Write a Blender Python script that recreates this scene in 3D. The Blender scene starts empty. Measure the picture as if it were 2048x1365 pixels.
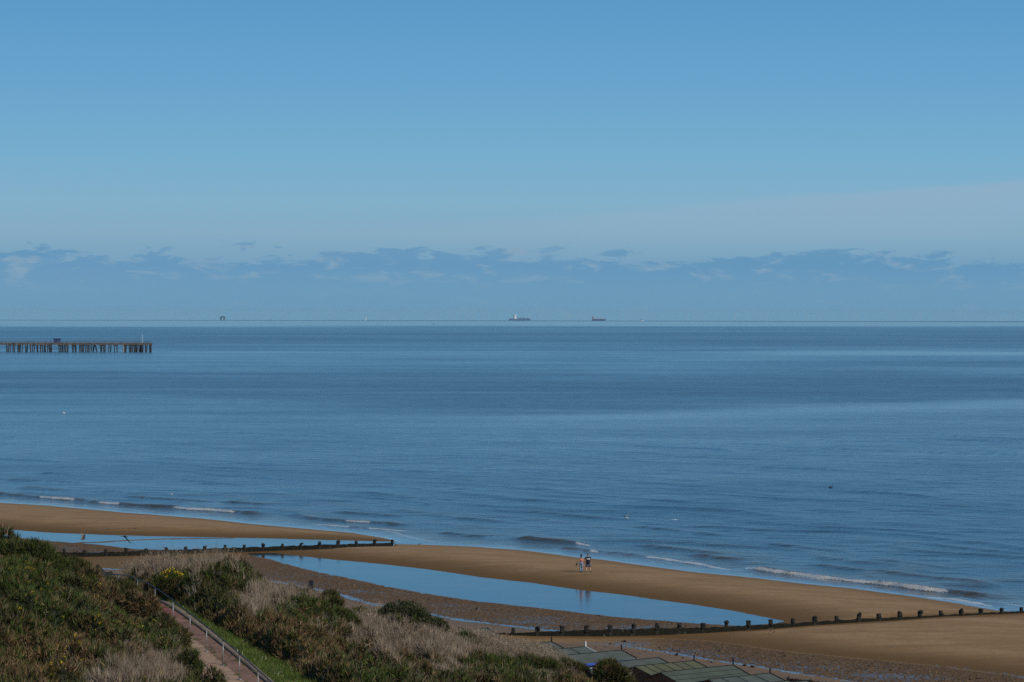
import bpy, bmesh, math, random
import numpy as np
from mathutils import Vector, Matrix

random.seed(7)
rng = np.random.default_rng(11)
SC = bpy.context.scene
COL = SC.collection

# ------------------------------------------------------------------ camera
CAM_H = 25.6          # metres above the sea
FPX = 6000.0          # focal length in pixels of the 2048 wide photograph
EYE_Y = 625.7
PITCH = math.atan((682.5 - EYE_Y) / FPX)
ROLL = math.radians(0.085)
cam_d = bpy.data.cameras.new('camera')
cam = bpy.data.objects.new('camera', cam_d)
COL.objects.link(cam)
cam_d.sensor_width = 36.0
cam_d.lens = 36.0 * FPX / 2048.0
cam_d.clip_start = 1.0
cam_d.clip_end = 120000.0
Rcam = Matrix.Rotation(math.pi / 2 - PITCH, 3, 'X') @ Matrix.Rotation(ROLL, 3, 'Z')
cam.matrix_world = Matrix.Translation((0, 0, CAM_H)) @ Rcam.to_4x4()
SC.camera = cam

# ------------------------------------------------------------------ light
SUN_EL = math.radians(33.9)
SUN_AZ = math.radians(131.0)     # clockwise from +Y
sd = Vector((math.sin(SUN_AZ) * math.cos(SUN_EL), math.cos(SUN_AZ) * math.cos(SUN_EL), math.sin(SUN_EL)))
sun_d = bpy.data.lights.new('sun', 'SUN')
sun_d.energy = 3.2
sun_d.angle = math.radians(0.5)
sun_d.color = (1.0, 0.92, 0.81)
sun = bpy.data.objects.new('sun', sun_d)
sun.rotation_euler = (-sd).to_track_quat('-Z', 'Y').to_euler()
sun.location = (60, -40, 80)
COL.objects.link(sun)

SC.view_settings.view_transform = 'Standard'
SC.view_settings.look = 'None'
SC.view_settings.exposure = 0.0
SC.view_settings.gamma = 1.0
SC.render.engine = 'CYCLES'
SC.cycles.use_denoising = False
SC.cycles.max_bounces = 5
SC.cycles.diffuse_bounces = 2
SC.cycles.glossy_bounces = 3
SC.cycles.volume_bounces = 0
SC.cycles.sample_clamp_indirect = 4.0

# ------------------------------------------------------------------ node helpers
class NT:
    def __init__(s, tree):
        s.t = tree
    def n(s, typ, **kw):
        nd = s.t.nodes.new(typ)
        for k, v in kw.items():
            setattr(nd, k, v)
        return nd
    def link(s, a, b):
        s.t.links.new(a, b)
    def setin(s, sock, v):
        if isinstance(v, bpy.types.NodeSocket):
            s.t.links.new(v, sock)
        elif v is not None:
            if isinstance(v, (tuple, list)) and len(v) == 3 and len(getattr(sock, 'default_value', [0, 0, 0])) == 4:
                v = tuple(v) + (1.0,)
            sock.default_value = v
    def math(s, op, a, b=None, c=None, clamp=False):
        nd = s.n('ShaderNodeMath', operation=op)
        nd.use_clamp = clamp
        s.setin(nd.inputs[0], a)
        if b is not None: s.setin(nd.inputs[1], b)
        if c is not None: s.setin(nd.inputs[2], c)
        return nd.outputs[0]
    def vmath(s, op, a, b=None):
        nd = s.n('ShaderNodeVectorMath', operation=op)
        s.setin(nd.inputs[0], a)
        if b is not None: s.setin(nd.inputs[1], b)
        return nd.outputs[0]
    def mix(s, f, a, b, blend='MIX'):
        nd = s.n('ShaderNodeMix', data_type='RGBA', blend_type=blend)
        s.setin(nd.inputs[0], f); s.setin(nd.inputs[6], a); s.setin(nd.inputs[7], b)
        return nd.outputs[2]
    def noise(s, vec, scale, detail=4, rough=0.55, dist=0.0, dim='3D'):
        nd = s.n('ShaderNodeTexNoise', noise_dimensions=dim)
        if vec is not None: s.setin(nd.inputs['Vector'], vec)
        s.setin(nd.inputs['Scale'], scale); s.setin(nd.inputs['Detail'], detail)
        s.setin(nd.inputs['Roughness'], rough); s.setin(nd.inputs['Distortion'], dist)
        return nd.outputs[0]
    def ramp(s, f, stops, interp='LINEAR'):
        nd = s.n('ShaderNodeValToRGB')
        cr = nd.color_ramp
        cr.interpolation = interp
        while len(cr.elements) > 1: cr.elements.remove(cr.elements[-1])
        for i, (p, c) in enumerate(stops):
            e = cr.elements[0] if i == 0 else cr.elements.new(p)
            e.position = p
            e.color = (c[0], c[1], c[2], 1) if isinstance(c, (tuple, list)) else (c, c, c, 1)
        s.setin(nd.inputs[0], f)
        return nd.outputs[0]
    def mapr(s, v, a, b, c=0.0, d=1.0, smooth=True):
        nd = s.n('ShaderNodeMapRange')
        nd.interpolation_type = 'SMOOTHSTEP' if smooth else 'LINEAR'
        s.setin(nd.inputs[0], v)
        for i, x in enumerate((a, b, c, d)): s.setin(nd.inputs[i + 1], x)
        return nd.outputs[0]
    def attr(s, name):
        return s.n('ShaderNodeAttribute', attribute_name=name)
    def bump(s, h, strength, dist=0.05, normal=None):
        nd = s.n('ShaderNodeBump')
        s.setin(nd.inputs['Height'], h); s.setin(nd.inputs['Strength'], strength)
        s.setin(nd.inputs['Distance'], dist)
        if normal is not None: s.setin(nd.inputs['Normal'], normal)
        return nd.outputs[0]

# ------------------------------------------------------------------ sky
world = bpy.data.worlds.new('World')
SC.world = world
world.use_nodes = True
W = NT(world.node_tree)
bg = world.node_tree.nodes['Background']
sky = W.n('ShaderNodeTexSky', sky_type='NISHITA')
sky.sun_disc = False
sky.sun_elevation = SUN_EL
sky.sun_rotation = SUN_AZ
sky.altitude = 20
sky.air_density = 1.0
sky.dust_density = 0.0
sky.ozone_density = 3.0
tc = W.n('ShaderNodeTexCoord')
sep = W.n('ShaderNodeSeparateXYZ')
W.link(tc.outputs['Generated'], sep.inputs[0])
el = sep.outputs[2]
az = W.math('ARCTAN2', sep.outputs[0], sep.outputs[1])
hi = W.mix(1.0, sky.outputs[0], (0.74, 1.02, 1.12), 'MULTIPLY')
# air near the horizon: the sky measured by its elevation angle (0 .. 7 degrees)
D = lambda d: math.sin(math.radians(d)) / 0.122
low = W.ramp(W.math('DIVIDE', el, 0.122, clamp=True), [
    (0.0, (0.150, 0.318, 0.478)), (D(0.6), (0.152, 0.325, 0.492)), (D(1.0), (0.185, 0.36, 0.515)),
    (D(1.5), (0.235, 0.41, 0.545)), (D(2.1), (0.225, 0.43, 0.585)), (D(3.0), (0.185, 0.42, 0.61)),
    (D(4.3), (0.142, 0.372, 0.61)), (D(6.0), (0.108, 0.318, 0.575)), (1.0, (0.098, 0.295, 0.555))])
# --- clouds
cv = W.n('ShaderNodeCombineXYZ')
W.setin(cv.inputs[0], W.math('MULTIPLY', az, 1.0)); W.setin(cv.inputs[1], W.math('MULTIPLY', el, 3.4)); W.setin(cv.inputs[2], 0.37)
cv2 = W.vmath('ADD', cv.outputs[0], (0.31, 0.0, 0.55))
n_big = W.noise(cv2, 38.0, 3, 0.5)
n_det = W.noise(cv.outputs[0], 95.0, 8, 0.68, 0.5)
n_mix = W.math('ADD', W.math('MULTIPLY', n_big, 0.55), W.math('MULTIPLY', n_det, 0.45))
# top edge of the bank near 1.15 degrees
base = W.math('MULTIPLY', W.math('SUBTRACT', 0.0192, el), 24.0)
dens = W.mapr(W.math('ADD', W.math('SUBTRACT', n_mix, 0.5), base), -0.008, 0.044, 0, 1)
below = W.mapr(el, 0.0065, 0.0165, 0.10, 1.0)
dens = W.math('MULTIPLY', dens, below)
# high loose scraps above the bank
base2 = W.math('MULTIPLY', W.math('ABSOLUTE', W.math('SUBTRACT', 0.0212, el)), -22.0)
scr = W.mapr(W.math('ADD', W.math('SUBTRACT', W.noise(cv.outputs[0], 42.0, 8, 0.62, 0.4), 0.585), base2), 0.0, 0.06, 0, 0.75)
dens = W.math('MAXIMUM', dens, scr)
n_lit = W.noise(W.vmath('ADD', cv.outputs[0], (0.004, -0.014, 3.0)), 60.0, 5, 0.6, 0.5)
ccol = W.mix(W.mapr(n_lit, 0.51, 0.68, 0, 0.72), (0.122, 0.300, 0.492), (0.275, 0.395, 0.505))
low = W.mix(W.math('MULTIPLY', dens, 0.90), low, ccol)
# thin high veil, deeper to the right
edge = W.math('ADD', 0.0262, W.math('MULTIPLY', W.math('ADD', az, 0.06), 0.082))
edge = W.math('ADD', edge, W.math('MULTIPLY', W.math('SUBTRACT', W.noise(cv.outputs[0], 9.0, 4, 0.5), 0.5), 0.006))
v_in = W.mapr(W.math('SUBTRACT', edge, el), -0.0008, 0.0016, 0, 1)
v_out = W.mapr(W.math('SUBTRACT', edge, el), 0.001, 0.022, 1, 0)
veil = W.math('MULTIPLY', W.math('MULTIPLY', v_in, v_out), W.mapr(az, -0.06, 0.16, 0.05, 0.55))
veil = W.math('MULTIPLY', veil, W.mapr(az, 0.5, 1.2, 1, 0))
low = W.mix(veil, low, (0.305, 0.43, 0.565))
low = W.vmath('SCALE', low)
low.node.inputs['Scale'].default_value = 10.0
hi = W.mix(W.mapr(el, 0.30, 0.75, 0, 1), hi, W.mix(1.0, hi, (0.72, 0.66, 0.60), 'MULTIPLY'))
skyc = W.mix(W.mapr(el, 0.115, 0.30, 0, 1), low, hi)
W.link(skyc, bg.inputs[0])
bg.inputs[1].default_value = 0.1

# ------------------------------------------------------------------ geometry helpers
def ray(x, y):
    """direction in the world of a point given in the photograph's 2048x1365 pixels"""
    v = Vector((x - 1024.0, -(y - 682.5), -FPX))
    return Rcam @ v
def at(x, y, h=0.0):
    d = ray(x, y)
    t = (h - CAM_H) / d.z
    return np.array([d.x * t, d.y * t])
def at3(x, y, h=0.0):
    p = at(x, y, h)
    return Vector((p[0], p[1], h))
def atY(x, y, Y):
    d = ray(x, y)
    t = Y / d.y
    return Vector((d.x * t, Y, CAM_H + d.z * t))
RE2 = 2 * 7.4e6
def drop(r):
    return -(r * r) / RE2

def link(o, parent=None):
    COL.objects.link(o)
    if parent is not None: o.parent = parent
    return o
def mesh_obj(name, verts, faces, mat=None, parent=None, smooth=False):
    me = bpy.data.meshes.new(name)
    me.from_pydata([tuple(v) for v in verts], [], [tuple(f) for f in faces])
    me.update()
    if mat is not None: me.materials.append(mat)
    if smooth: me.polygons.foreach_set('use_smooth', [True] * len(me.polygons))
    return link(bpy.data.objects.new(name, me), parent)
def big_mesh(name, verts, faces, mat=None, parent=None, smooth=False, attrs=None, colors=None):
    """faces : (M, k) int array with constant k"""
    verts = np.asarray(verts, dtype=np.float32); faces = np.asarray(faces, dtype=np.int32)
    me = bpy.data.meshes.new(name)
    M, k = faces.shape
    me.vertices.add(len(verts)); me.vertices.foreach_set('co', verts.ravel())
    me.loops.add(M * k); me.loops.foreach_set('vertex_index', faces.ravel())
    me.polygons.add(M); me.polygons.foreach_set('loop_start', np.arange(0, M * k, k, dtype=np.int32))
    try:
        me.polygons.foreach_set('loop_total', np.full(M, k, dtype=np.int32))
    except Exception:
        pass
    me.update(calc_edges=True)
    if smooth: me.polygons.foreach_set('use_smooth', np.ones(M, dtype=bool))
    for nm, arr in (attrs or {}).items():
        a = me.attributes.new(nm, 'FLOAT', 'POINT'); a.data.foreach_set('value', np.asarray(arr, dtype=np.float32).ravel())
    for nm, arr in (colors or {}).items():
        a = me.attributes.new(nm, 'FLOAT_COLOR', 'POINT')
        c = np.ones((len(verts), 4), dtype=np.float32); c[:, :3] = arr
        a.data.foreach_set('color', c.ravel())
    if mat is not None: me.materials.append(mat)
    me.validate(clean_customdata=False)
    return link(bpy.data.objects.new(name, me), parent)
def grid_faces(nr, nc):
    i = np.arange(nr - 1)[:, None] * nc + np.arange(nc - 1)[None, :]
    return np.stack([i, i + 1, i + nc + 1, i + nc], -1).reshape(-1, 4)
def tag(o, label=None, cat=None, group=None, kind=None):
    if label: o['label'] = label
    if cat: o['category'] = cat
    if group: o['group'] = group
    if kind: o['kind'] = kind
    return o
def empty(name, loc, rz=0.0):
    o = bpy.data.objects.new(name, None)
    o.location = loc; o.rotation_euler = (0, 0, rz); o.empty_display_size = 0.3
    return link(o)
class MB:
    """collects shapes for one mesh"""
    def __init__(s): s.v = []; s.f = []
    def add(s, vs, fs):
        b = len(s.v); s.v += [tuple(v) for v in vs]; s.f += [tuple(i + b for i in f) for f in fs]; return s
    def box(s, c, size, M=None, taper=1.0):
        x, y, z = [k / 2 for k in size]
        P = [(-x, -y, -z), (x, -y, -z), (x, y, -z), (-x, y, -z)] + [(-x * taper, -y * taper, z), (x * taper, -y * taper, z), (x * taper, y * taper, z), (-x * taper, y * taper, z)]
        P = [Vector(p) for p in P]
        if M is not None: P = [M @ p for p in P]
        P = [p + Vector(c) for p in P]
        return s.add(P, [(0, 3, 2, 1), (4, 5, 6, 7), (0, 1, 5, 4), (1, 2, 6, 5), (2, 3, 7, 6), (3, 0, 4, 7)])
    def tube(s, pts, rad, seg=8, cap=True, squash=None):
        pts = [Vector(p) for p in pts]
        if not isinstance(rad, (list, tuple)): rad = [rad] * len(pts)
        rings = []
        up0 = None
        for i, p in enumerate(pts):
            d = (pts[min(i + 1, len(pts) - 1)] - pts[max(i - 1, 0)]).normalized()
            a = d.cross(Vector((0, 1, 0)))
            if a.length < 0.15: a = d.cross(Vector((1, 0, 0)))
            a.normalize(); b = d.cross(a).normalized()
            if up0 is not None and a.dot(up0) < 0: a = -a; b = -b
            up0 = a
            r = rad[i]; ra, rb = (r if isinstance(r, tuple) else (r, r))
            rings.append([p + a * (ra * math.cos(2 * math.pi * k / seg)) + b * (rb * math.sin(2 * math.pi * k / seg)) for k in range(seg)])
        vs = [v for r in rings for v in r]; fs = []
        for i in range(len(rings) - 1):
            for k in range(seg):
                fs.append((i * seg + k, i * seg + (k + 1) % seg, (i + 1) * seg + (k + 1) % seg, (i + 1) * seg + k))
        if cap:
            fs.append(tuple(range(seg))[::-1]); fs.append(tuple((len(rings) - 1) * seg + k for k in range(seg)))
        return s.add(vs, fs)
    def ellipsoid(s, c, r, nu=10, nv=7, M=None):
        c = Vector(c); vs = []; fs = []
        for i in range(nv + 1):
            th = math.pi * i / nv
            for k in range(nu):
                ph = 2 * math.pi * k / nu
                p = Vector((r[0] * math.sin(th) * math.cos(ph), r[1] * math.sin(th) * math.sin(ph), r[2] * math.cos(th)))
                if M is not None: p = M @ p
                vs.append(c + p)
        for i in range(nv):
            for k in range(nu):
                fs.append((i * nu + k, (i + 1) * nu + k, (i + 1) * nu + (k + 1) % nu, i * nu + (k + 1) % nu))
        return s.add(vs, fs)
    def build(s, name, mat, parent=None, smooth=False):
        return mesh_obj(name, s.v, s.f, mat, parent, smooth)

# lattice value noise for numpy
_perm = rng.permutation(4096).astype(np.int64)
_val = rng.random(4096)
def vnoise(x, y, seed=0):
    x = np.asarray(x, float); y = np.asarray(y, float)
    xi = np.floor(x).astype(np.int64); yi = np.floor(y).astype(np.int64)
    fx = x - xi; fy = y - yi
    fx = fx * fx * fx * (fx * (fx * 6 - 15) + 10); fy = fy * fy * fy * (fy * (fy * 6 - 15) + 10)
    def h(a, b): return _val[_perm[(a + _perm[(b + seed * 131) & 4095]) & 4095]]
    v00 = h(xi, yi); v10 = h(xi + 1, yi); v01 = h(xi, yi + 1); v11 = h(xi + 1, yi + 1)
    return (v00 * (1 - fx) + v10 * fx) * (1 - fy) + (v01 * (1 - fx) + v11 * fx) * fy
def fbm(x, y, oct=4, seed=0, gain=0.5):
    a = 1.0; s = 0.0; t = 0.0
    for o in range(oct):
        s = s + a * vnoise(x * 2 ** o + 17.3 * o, y * 2 ** o - 9.1 * o, seed + o); t += a; a *= gain
    return s / t
def sstep(a, b, x):
    t = np.clip((x - a) / (b - a), 0, 1); return t * t * (3 - 2 * t)

def poly_dist(P, line, closed=False):
    """distance of points P (N,2) to a polyline, sign of the side (left positive) and arc position"""
    L = np.asarray(line, float)
    if closed: L = np.vstack([L, L[:1]])
    best = np.full(len(P), 1e18); side = np.zeros(len(P)); arc = np.zeros(len(P)); acc = 0.0
    for a, b in zip(L[:-1], L[1:]):
        d = b - a; ln2 = (d * d).sum(); ln = math.sqrt(ln2)
        t = np.clip(((P - a) @ d) / ln2, 0, 1)
        q = a + t[:, None] * d
        r = P - q; dd = (r * r).sum(1)
        cr = d[0] * (P[:, 1] - a[1]) - d[1] * (P[:, 0] - a[0])
        m = dd < best - 1e-9
        best = np.where(m, dd, best); side = np.where(m, np.sign(cr), side); arc = np.where(m, acc + t * ln, arc)
        acc += ln
    return np.sqrt(best), side, arc
def in_poly(P, poly):
    poly = np.asarray(poly); c = np.zeros(len(P), bool); n = len(poly)
    for i in range(n):
        a = poly[i]; b = poly[(i + 1) % n]
        cond = ((a[1] > P[:, 1]) != (b[1] > P[:, 1]))
        xs = (b[0] - a[0]) * (P[:, 1] - a[1]) / ((b[1] - a[1]) if abs(b[1] - a[1]) > 1e-12 else 1e-12) + a[0]
        c ^= cond & (P[:, 0] < xs)
    return c
def pl(pts, h): return np.array([at(x, y, h) for x, y in pts])

# ------------------------------------------------------------------ materials
def new_mat(name):
    m = bpy.data.materials.new(name); m.use_nodes = True
    return m, NT(m.node_tree), m.node_tree.nodes['Principled BSDF']
def simple(name, col, rough=0.8, var=0.25, scale=3.0, metal=0.0, bump=0.0, col2=None, detail=5):
    m, N, b = new_mat(name)
    t = N.n('ShaderNodeTexCoord')
    f = N.noise(t.outputs['Object'], scale, detail, 0.6)
    f = N.mapr(f, 0.3, 0.7)
    c2 = col2 if col2 else tuple(c * (1 - var) for c in col)
    c1 = col if col2 else tuple(min(1, c * (1 + var)) for c in col)
    N.setin(b.inputs['Base Color'], N.mix(f, c2, c1))
    b.inputs['Roughness'].default_value = rough
    b.inputs['Metallic'].default_value = metal
    b.inputs['Specular IOR Level'].default_value = 0.3
    if bump: N.link(N.bump(N.noise(t.outputs['Object'], scale * 4, 5), 0.6, bump), b.inputs['Normal'])
    return m
M = {}
M['steel'] = simple('galvanised_steel', (0.25, 0.255, 0.26), 0.45, 0.15, 6, 0.6)
M['rail'] = simple('dark_rail_paint', (0.035, 0.045, 0.058), 0.6, 0.2, 6, 0.0)
M['timber'] = simple('wet_old_timber', (0.022, 0.020, 0.015), 0.8, 0, 5, bump=0.03, col2=(0.007, 0.008, 0.006))
M['weed_timber'] = None
M['white_paint'] = simple('white_paint', (0.75, 0.75, 0.73), 0.5, 0.06, 4)
M['brown_paint'] = simple('brown_stained_boards', (0.14, 0.055, 0.032), 0.7, 0.35, 3)
M['red_brown'] = simple('red_brown_boards', (0.19, 0.07, 0.04), 0.7, 0.3, 3)
M['blue_paint'] = simple('blue_paint', (0.03, 0.08, 0.42), 0.5, 0.2, 3)
M['grey_paint'] = simple('grey_blue_boards', (0.16, 0.2, 0.24), 0.6, 0.2, 3)
M['seam'] = simple('felt_seam_tar', (0.012, 0.013, 0.014), 0.7, 0.3, 8)
M['black'] = simple('black_timber', (0.012, 0.013, 0.016), 0.7, 0.3, 8)
def felt(name, col):
    m, N, b = new_mat(name)
    t = N.n('ShaderNodeTexCoord')
    a = N.mapr(N.noise(t.outputs['Object'], 0.9, 4, 0.6, 0.5), 0.3, 0.7)
    g = N.noise(t.outputs['Object'], 22, 3, 0.7)
    c = N.mix(a, tuple(k * 0.78 for k in col), tuple(k * 1.15 for k in col))
    c = N.mix(N.mapr(g, 0.35, 0.7, 0, 0.3), c, tuple(k * 0.45 for k in col))
    st = N.mapr(N.noise(N.vmath('MULTIPLY', t.outputs['Object'], (1.0, 4.0, 1.0)), 1.7, 5, 0.65), 0.52, 0.75, 0, 0.45)
    c = N.mix(st, c, (0.07, 0.08, 0.05))
    N.setin(b.inputs['Base Color'], c)
    b.inputs['Roughness'].default_value = 0.85
    b.inputs['Specular IOR Level'].default_value = 0.25
    N.link(N.bump(g, 0.5, 0.02), b.inputs['Normal'])
    return m
M['felt_green'] = felt('green_mineral_felt', (0.078, 0.096, 0.074))
M['felt_grey'] = felt('grey_green_felt', (0.088, 0.104, 0.090))
M['felt_moss'] = felt('mossy_felt', (0.105, 0.110, 0.062))

# water ------------------------------------------------------------
def water_mat(name, pool=False):
    m, N, b = new_mat(name)
    g = N.n('ShaderNodeNewGeometry')
    pos = g.outputs['Position']
    b.inputs['IOR'].default_value = 1.33
    if pool:
        b.inputs['Base Color'].default_value = (0.030, 0.030, 0.022, 1)
        b.inputs['Roughness'].default_value = 0.11
        n = N.noise(N.vmath('MULTIPLY', pos, (0.35, 1.0, 1.0)), 1.2, 3, 0.5)
        wp_ = N.mapr(N.noise(N.vmath('MULTIPLY', pos, (0.06, 0.15, 1.0)), 1.0, 4, 0.6), 0.45, 0.7, 0.08, 0.55)
        N.link(N.bump(n, wp_, 0.02), b.inputs['Normal'])
        N.setin(b.inputs['Base Color'], N.mix(N.mapr(N.noise(N.vmath('MULTIPLY', pos, (0.12, 0.25, 1.0)), 1.0, 5, 0.6), 0.4, 0.7), (0.022, 0.024, 0.020), (0.060, 0.044, 0.026)))
        return m
    ruf = N.attr('ruffle').outputs['Fac']; fad = N.attr('fade').outputs['Fac']
    foam = N.attr('foam').outputs['Fac']; shal = N.attr('shallow').outputs['Fac']
    # streaks along the swell seen at every distance
    s1 = N.noise(N.vmath('MULTIPLY', pos, (0.010, 0.045, 1.0)), 1.0, 6, 0.62)
    s2 = N.noise(N.vmath('MULTIPLY', pos, (0.06, 0.16, 1.0)), 1.0, 4, 0.6)
    s3 = N.noise(N.vmath('MULTIPLY', pos, (0.18, 0.30, 1.0)), 1.0, 5, 0.7)
    ruf = N.math('ADD', ruf, N.math('MULTIPLY', N.math('SUBTRACT', s3, 0.5), 0.9))
    rr = N.math('ADD', ruf, N.math('ADD', N.math('MULTIPLY', N.math('SUBTRACT', s1, 0.5), 0.55), N.math('MULTIPLY', N.math('SUBTRACT', s2, 0.5), 0.35)), clamp=True)
    N.setin(b.inputs['Roughness'], N.mapr(rr, 0.0, 1.0, 0.07, 0.34, smooth=False))
    base = N.mix(shal, (0.018, 0.064, 0.108), (0.070, 0.055, 0.028))
    fn = N.noise(N.vmath('MULTIPLY', pos, (1.8, 0.7, 1.0)), 4.5, 4, 0.7)
    ff = N.mapr(N.math('ADD', foam, N.math('MULTIPLY', fn, 1.3)), 1.0, 1.32, 0, 0.8)
    ff = N.math('MULTIPLY', ff, N.mapr(foam, 0.02, 0.25))
    N.setin(b.inputs['Base Color'], N.mix(ff, base, (0.62, 0.60, 0.56)))
    N.setin(b.inputs['Specular IOR Level'], N.mapr(ff, 0, 1, 0.5, 0.15))
    w1 = N.noise(N.vmath('MULTIPLY', pos, (0.6, 1.0, 1.0)), 1.05, 4, 0.62, 0.3)
    w2 = N.noise(N.vmath('MULTIPLY', pos, (0.45, 1.0, 1.0)), 0.30, 4, 0.6, 0.3)
    hgt = N.math('ADD', N.math('MULTIPLY', w1, 0.30), N.math('MULTIPLY', w2, 1.5))
    st = N.math('MULTIPLY', fad, N.mapr(rr, 0, 1, 0.55, 1.0, smooth=False))
    N.link(N.bump(hgt, st, 0.5), b.inputs['Normal'])
    return m
M['sea'] = water_mat('sea_water')
M['pool'] = water_mat('pool_water', True)

# beach ------------------------------------------------------------
def beach_mat():
    m, N, b = new_mat('beach_sand')
    g = N.n('ShaderNodeNewGeometry'); pos = g.outputs['Position']
    wet = N.attr('wet').outputs['Fac']; gravel = N.attr('gravel').outputs['Fac']
    film = N.attr('film').outputs['Fac']; up = N.attr('upper').outputs['Fac']
    sn = N.mapr(N.noise(N.vmath('MULTIPLY', pos, (0.16, 0.5, 1)), 1.0, 6, 0.6), 0.3, 0.7)
    sn2 = N.noise(pos, 2.6, 5, 0.65)
    dry = N.mix(sn, (0.25, 0.152, 0.072), (0.345, 0.218, 0.114))
    mk = N.noise(N.vmath('MULTIPLY', pos, (1.0, 0.45, 1)), 0.9, 7, 0.72)
    dry = N.mix(N.mapr(mk, 0.54, 0.70, 0, 0.45), dry, (0.16, 0.10, 0.05))
    dry = N.mix(N.mapr(sn2, 0.3, 0.72, 0, 0.35), dry, (0.16, 0.092, 0.038))
    wetc = N.mix(sn2, (0.105, 0.053, 0.012), (0.155, 0.083, 0.022))
    sand = N.mix(wet, dry, wetc)
    upc = N.mix(N.mapr(sn2, 0.25, 0.75), (0.12, 0.082, 0.052), (0.21, 0.135, 0.088))
    sand = N.mix(up, sand, upc)
    # shingle
    v = N.n('ShaderNodeTexVoronoi'); v.inputs['Scale'].default_value = 4.5
    N.link(N.vmath('MULTIPLY', pos, (1.6, 0.62, 1)), v.inputs['Vector'])
    vs = N.n('ShaderNodeSeparateXYZ'); N.link(v.outputs['Color'], vs.inputs[0])
    stone = N.ramp(vs.outputs[0], [(0, (0.06, 0.032, 0.012)), (0.35, (0.100, 0.055, 0.018)), (0.85, (0.140, 0.078, 0.028)), (1, (0.20, 0.13, 0.07))])
    stone = N.mix(N.mapr(N.noise(pos, 0.35, 4, 0.6), 0.35, 0.65, 0, 0.5), stone, (0.125, 0.062, 0.016))
    col = N.mix(gravel, sand, stone)
    # standing water between the stones
    pn = N.noise(N.vmath('MULTIPLY', pos, (1.0, 0.35, 1)), 4.5, 3, 0.6)
    pz = N.noise(N.vmath('MULTIPLY', pos, (0.3, 0.6, 1)), 0.45, 4, 0.6)
    pud = N.math('MULTIPLY', gravel, N.mapr(N.math('ADD', N.math('ADD', N.math('MULTIPLY', pn, 0.75), N.math('MULTIPLY', pz, 0.55)), N.math('MULTIPLY', N.attr('pools').outputs['Fac'], 0.10)), 0.765, 0.86, 0, 0.62))
    fm = N.mapr(N.math('ADD', film, N.math('MULTIPLY', N.math('SUBTRACT', N.math('ADD', N.math('MULTIPLY', pn, 0.6), N.math('MULTIPLY', pz, 0.5)), 0.55), 2.6)), 0.40, 0.95, 0, 0.85)
    fl = N.math('MAXIMUM', pud, fm)
    col = N.mix(N.math('MULTIPLY', fl, 0.75), col, (0.045, 0.035, 0.025))
    N.setin(b.inputs['Base Color'], col)
    rgh = N.mix(wet, (0.9,) * 3, (0.8,) * 3)
    rgh = N.mix(gravel, rgh, (0.75,) * 3)
    rgh = N.mix(fl, rgh, (0.07,) * 3)
    N.setin(b.inputs['Roughness'], rgh)
    N.setin(b.inputs['Specular IOR Level'], N.mapr(N.math('MAXIMUM', fl, N.math('MULTIPLY', wet, 0.1)), 0, 1, 0.12, 0.5, smooth=False))
    hb = N.math('ADD', N.math('MULTIPLY', N.math('MULTIPLY', v.outputs['Distance'], gravel), 0.5), N.math('MULTIPLY', sn2, 0.12))
    hb = N.math('ADD', hb, N.math('MULTIPLY', N.noise(N.vmath('MULTIPLY', pos, (0.5, 1.4, 1)), 3.0, 3, 0.5), 0.12))
    N.link(N.bump(hb, N.mapr(fl, 0, 1, 0.7, 0.03), 0.10), b.inputs['Normal'])
    return m
M['beach'] = beach_mat()

# foliage: colour comes from the leaf, varied leaf by leaf
def leaf_mat(name, rough=0.6, trans=0.0):
    m, N, b = new_mat(name)
    a = N.attr('tint')
    N.link(a.outputs['Color'], b.inputs['Base Color'])
    b.inputs['Roughness'].default_value = rough
    b.inputs['Specular IOR Level'].default_value = 0.2
    return m
M['leaf'] = leaf_mat('gorse_spines')
M['straw'] = leaf_mat('dry_stems', 0.8)
M['twig'] = simple('bare_twig', (0.38, 0.34, 0.28), 0.8, 0.2, 5)
M['soil'] = simple('hill_soil', (0.05, 0.04, 0.025), 0.95, 0.3, 0.8, col2=(0.025, 0.028, 0.014))

# ------------------------------------------------------------------ shore lines measured on the ground
SHORE = pl([(-900, 930), (-300, 985), (-100, 1000), (0, 1006), (100, 1012), (250, 1026), (400, 1037), (500, 1048), (600, 1057), (700, 1066), (760, 1075),
            (786, 1083), (800, 1088.5), (850, 1090), (950, 1094), (1050, 1102), (1100, 1108), (1150, 1115), (1200, 1120), (1300, 1134),
            (1400, 1146), (1500, 1156), (1600, 1167), (1700, 1177), (1800, 1190), (1900, 1205), (1990, 1221), (2048, 1229), (2200, 1252), (2700, 1330)], 0.0)
LPM, LPL = 0.10, 0.03
POOL_M = pl([(500, 1107), (545, 1106.5), (640, 1117), (760, 1128), (860, 1140), (960, 1155), (1060, 1166), (1163, 1181), (1260, 1192),
             (1360, 1206), (1460, 1221), (1530, 1235), (1570, 1243), (1545, 1248), (1480, 1251), (1400, 1248), (1340, 1243), (1240, 1235), (1140, 1224),
             (1060, 1214), (960, 1203), (880, 1192), (800, 1178), (740, 1166), (680, 1153), (620, 1141), (570, 1127), (530, 1116), (490, 1108)], LPM)
POOL_L = pl([(-300, 1036), (-60, 1051), (0, 1057), (100, 1064.5), (200, 1070), (300, 1072.5), (450, 1075.5), (560, 1078), (700, 1081.5), (780, 1084), (840, 1086), (840, 1090),
             (784, 1093), (640, 1098), (500, 1102), (270, 1099), (200, 1090), (100, 1082), (0, 1073), (-60, 1069), (-300, 1060)], LPL)
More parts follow.
